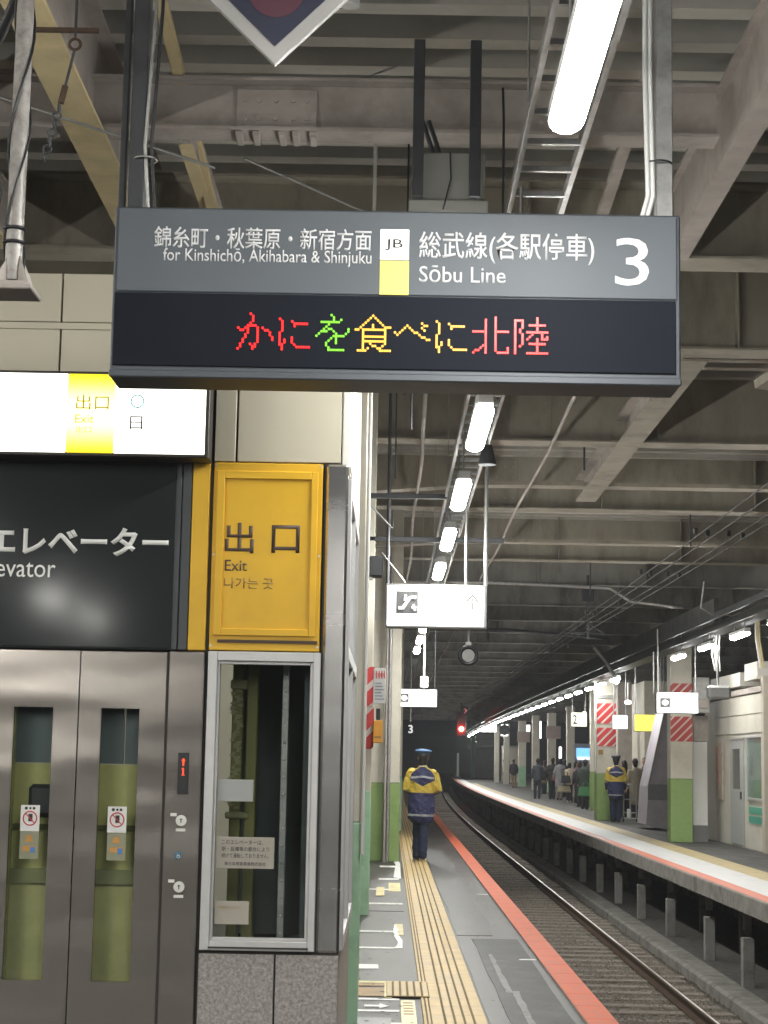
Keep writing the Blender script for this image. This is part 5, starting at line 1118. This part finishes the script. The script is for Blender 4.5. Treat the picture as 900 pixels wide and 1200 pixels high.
person('person with mauve scarf and long dark hair turned to the right', at(673, 73.2), -1.5, 1.68, pinkc, black, blackp, 'phone', .8, 'long', .018, female=True)
bag(('black bag carried before the beige jacket', (at(661, 72.6)[0], 72.6, .8)), 'hand_bag', black, None, (.2, .1, .3))
bag(('sand coloured bag held low beside the long grey coat', (at(659, 72.8)[0], 72.8, .42)), 'hand_bag', sandc, None, (.28, .12, .26))
person('person in dark green padded jacket with black cap facing away', at(683, 63.5), .0, 1.72, olive, black, blackp, 'stand', .75, 'short', .018, bulk=1.25)
person('person in black jacket facing the camera left of the striped pillar', at(692.5, 65), PI, 1.84, cloth('black_padded', (.03, .034, .036)), black, blackp, 'stand', .72, 'short', .018, bulk=1.2)
bag(('green and white shopping bag held by the padded jacket', (at(684, 62.8)[0], 62.8, .45)), 'shopping_bag', greenb, None, (.27, .12, .34))
person('person in dark hooded coat between the green padded jacket and the scarf', at(678, 66.5), .2, 1.66, cloth('charcoal_hood', (.035, .035, .045)), black, blackp, 'stand', .6, 'bob', .018)
person('person in navy coat at the back of the waiting group', at(660, 84), 0, 1.75, cloth('navy_coat', (.03, .04, .07)), black, blackp, 'stand', .6, 'short', .02)
person('person in brown coat at the back, near the slate jacket walker', at(636, 92), .4, 1.68, cloth('tan_coat', (.2, .14, .1)), black, blackp, 'stand', .6, 'long', .02, female=True)
person('person in black coat half hidden behind the station man', at(730, 54.5), .3, 1.7, black, black, blackp, 'phone', .6, 'long', .018, female=True)
person('person in beige hooded coat next to the luggage cart', at(742.5, 53), .35, 1.75, beigec, black, blackp, 'stand', .5, 'short', .018, bulk=1.05)
person('person with face toward the camera behind the beige hooded coat', at(751, 54), PI-.4, 1.78, cloth('brown_coat', (.16, .12, .09)), black, blackp, 'phone', .7, 'short', .018)
person('person in white coat by the escalator side panel', at(758, 55.5), PI-.6, 1.68, whitec, black, blackp, 'phone', .7, 'long', .018, female=True)
person('person in black jacket and khaki trousers walking far down the opposite platform', at(601, 112), 0, 1.75, black, khaki, blackp, 'stand', .85, 'short', .022, stride=.1)
person('person in beige top leaning at the small far kiosk', at(589, 134), -1.2, 1.75, cloth('rose_beige', (.42, .32, .26)), black, blackp, 'phone', .85, 'short', .024)
person('person dressed in black seated next to the far kiosk', at(594.5, 132), -1.2, 1.7, black, black, blackp, 'stand', .8, 'bob', .024)
person('dim person in grey far behind between two pale pillars', at(638, 108), 0, 1.7, lgrey, jeans, blackp, 'stand', .8, 'short', .024)
# hand cart
hc = thing('luggage_cart', 'folding silver luggage cart standing right of the station man', 'cart', (6.78, 50.6, 0))
m = MB(); m.tube([(-.14, 0, .1), (-.14, 0, 1.0), (-.12, 0, 1.04), (.2, 0, 1.04), (.22, 0, 1.0), (.22, 0, .1)], .022, 8); m.build('frame', galv, hc)
m = MB(); m.tube([(-.14, 0, .62), (.22, 0, .62)], .018, 8); m.tube([(.04, 0, .15), (.04, 0, 1.03)], .014, 8); m.tube([(-.14, 0, .25), (.22, 0, .25)], .018, 8); m.build('cross_bars', galv, hc)
MB().cbox(-.16, .24, -.25, .02, .08, .11, .006).build('base_tray', galv, hc)
for x in (-.15, .23): MB().tube([(x-.02, .03, .08), (x+.02, .03, .08)], .08, 14).build('wheel', blackp, hc)
MB().cbox(-.06, .03, -.2, -.05, .112, .36, .02).build('white_pack', paperw, hc)

# ================================================================== PIPES, CONDUITS AND WORN DETAILS UNDER THE ROOF
rustm = mat('rust_stain', (.13, .06, .03), .9, var=.4, scale=14)
cond = [('grey_conduit', (.30, 4.95), .022, 'thin grey conduit running forward left of the cable ladder'), 
        ('grey_conduit', (-.35, 5.05), .026, 'grey conduit running forward over the elevator corner'), ('grey_conduit', (1.75, 5.12), .02, 'slim grey conduit running forward over the track edge')]
for (nm, (x, z), r_, lb_) in cond:
    pts = [(x+cx(y)+.02*math.sin(y*.7), y, z-(.05*abs(math.sin(y*.35)) if 'black' in nm else 0)) for y in [14+k_*2.0 for k_ in range(58)]]
    t = MB().tube(pts, r_, 6).build(nm, pinkgrey if 'grey' in nm else blackp); tag(t, lb_, 'conduit' if 'grey' in nm else 'cable')
for i, (x, y, z0) in enumerate([(.95, 16, 4.9), (2.2, 20.2, 4.95), (-.25, 14, 4.5), (3.6, 32, 4.6), (2.4, 44, 4.6), (4.4, 26, 4.8)]):
    t = MB().tube([(x, y, z0), (x, y, 6)], .012, 6).build('drop_rod', darkst)
    tag(t, ['dark drop rod right of the second small light', 'dark drop rod under the girder behind the pale straight beam', 'dark drop rod over the white elevator corner', 'dark drop rod among the overhead wires', 'dark drop rod hanging over the middle of the far track', 'dark drop rod right of the shallow arched brace'][i], 'rod')
t = thing('cross_pipe', 'thin pipe crossing under the girders beyond the arched braces', 'pipe'); MB().tube([(-1.5, 34, 5.0), (2.0, 34, 5.02), (4.2, 34, 4.95), (4.6, 34, 4.7), (5.6, 34, 4.6)], .035, 8).build('pipe_run', galv, t)
t = thing('cross_pipe', 'second thin pipe crossing farther beyond the arched braces', 'pipe'); MB().tube([(-1.5, 46, 4.95), (3.0, 46, 5.0), (5.6, 46, 4.8)], .035, 8).build('pipe_run', darkst, t)
t = MB().tube([(6.0, 30.5, 4.35), (5.6, 30.6, 4.15), (5.35, 30.6, 4.3), (5.4, 30.5, 4.75)], .018, 6).build('loose_cable', galv); tag(t, 'loose pale cable loop above the opposite platform lights at the right', 'cable')
t = thing('junction_box', 'small galvanised box with loose clip above the rightmost lights', 'box', (5.85, 29.8, 4.12)); MB().cbox(-.2, .2, 0, .2, 0, .1, .01).build('case', galv, t); MB().tube([(-.25, -.02, .0), (-.1, -.02, -.02), (.0, -.02, .04), (.15, -.02, .04)], .012, 6).build('clip', MATS['white_trim'], t)

# ================================================================== THIN STATION AIR
hz = MB().box(-16, 24, -30, 440, -3.0, 7.2).build('haze', [], kind='stuff'); hz['label'] = 'thin hazy air filling the whole station'
hm = D.materials.new('haze'); hm.use_nodes = True; n = hm.node_tree.nodes; n.remove(n['Principled BSDF']); pv = n.new('ShaderNodeVolumePrincipled'); pv.inputs['Color'].default_value = (.85, .88, .92, 1); pv.inputs['Density'].default_value = .0007
hm.node_tree.links.new(pv.outputs[0], n['Material Output'].inputs['Volume']); hz.data.materials.clear(); hz.data.materials.append(hm)
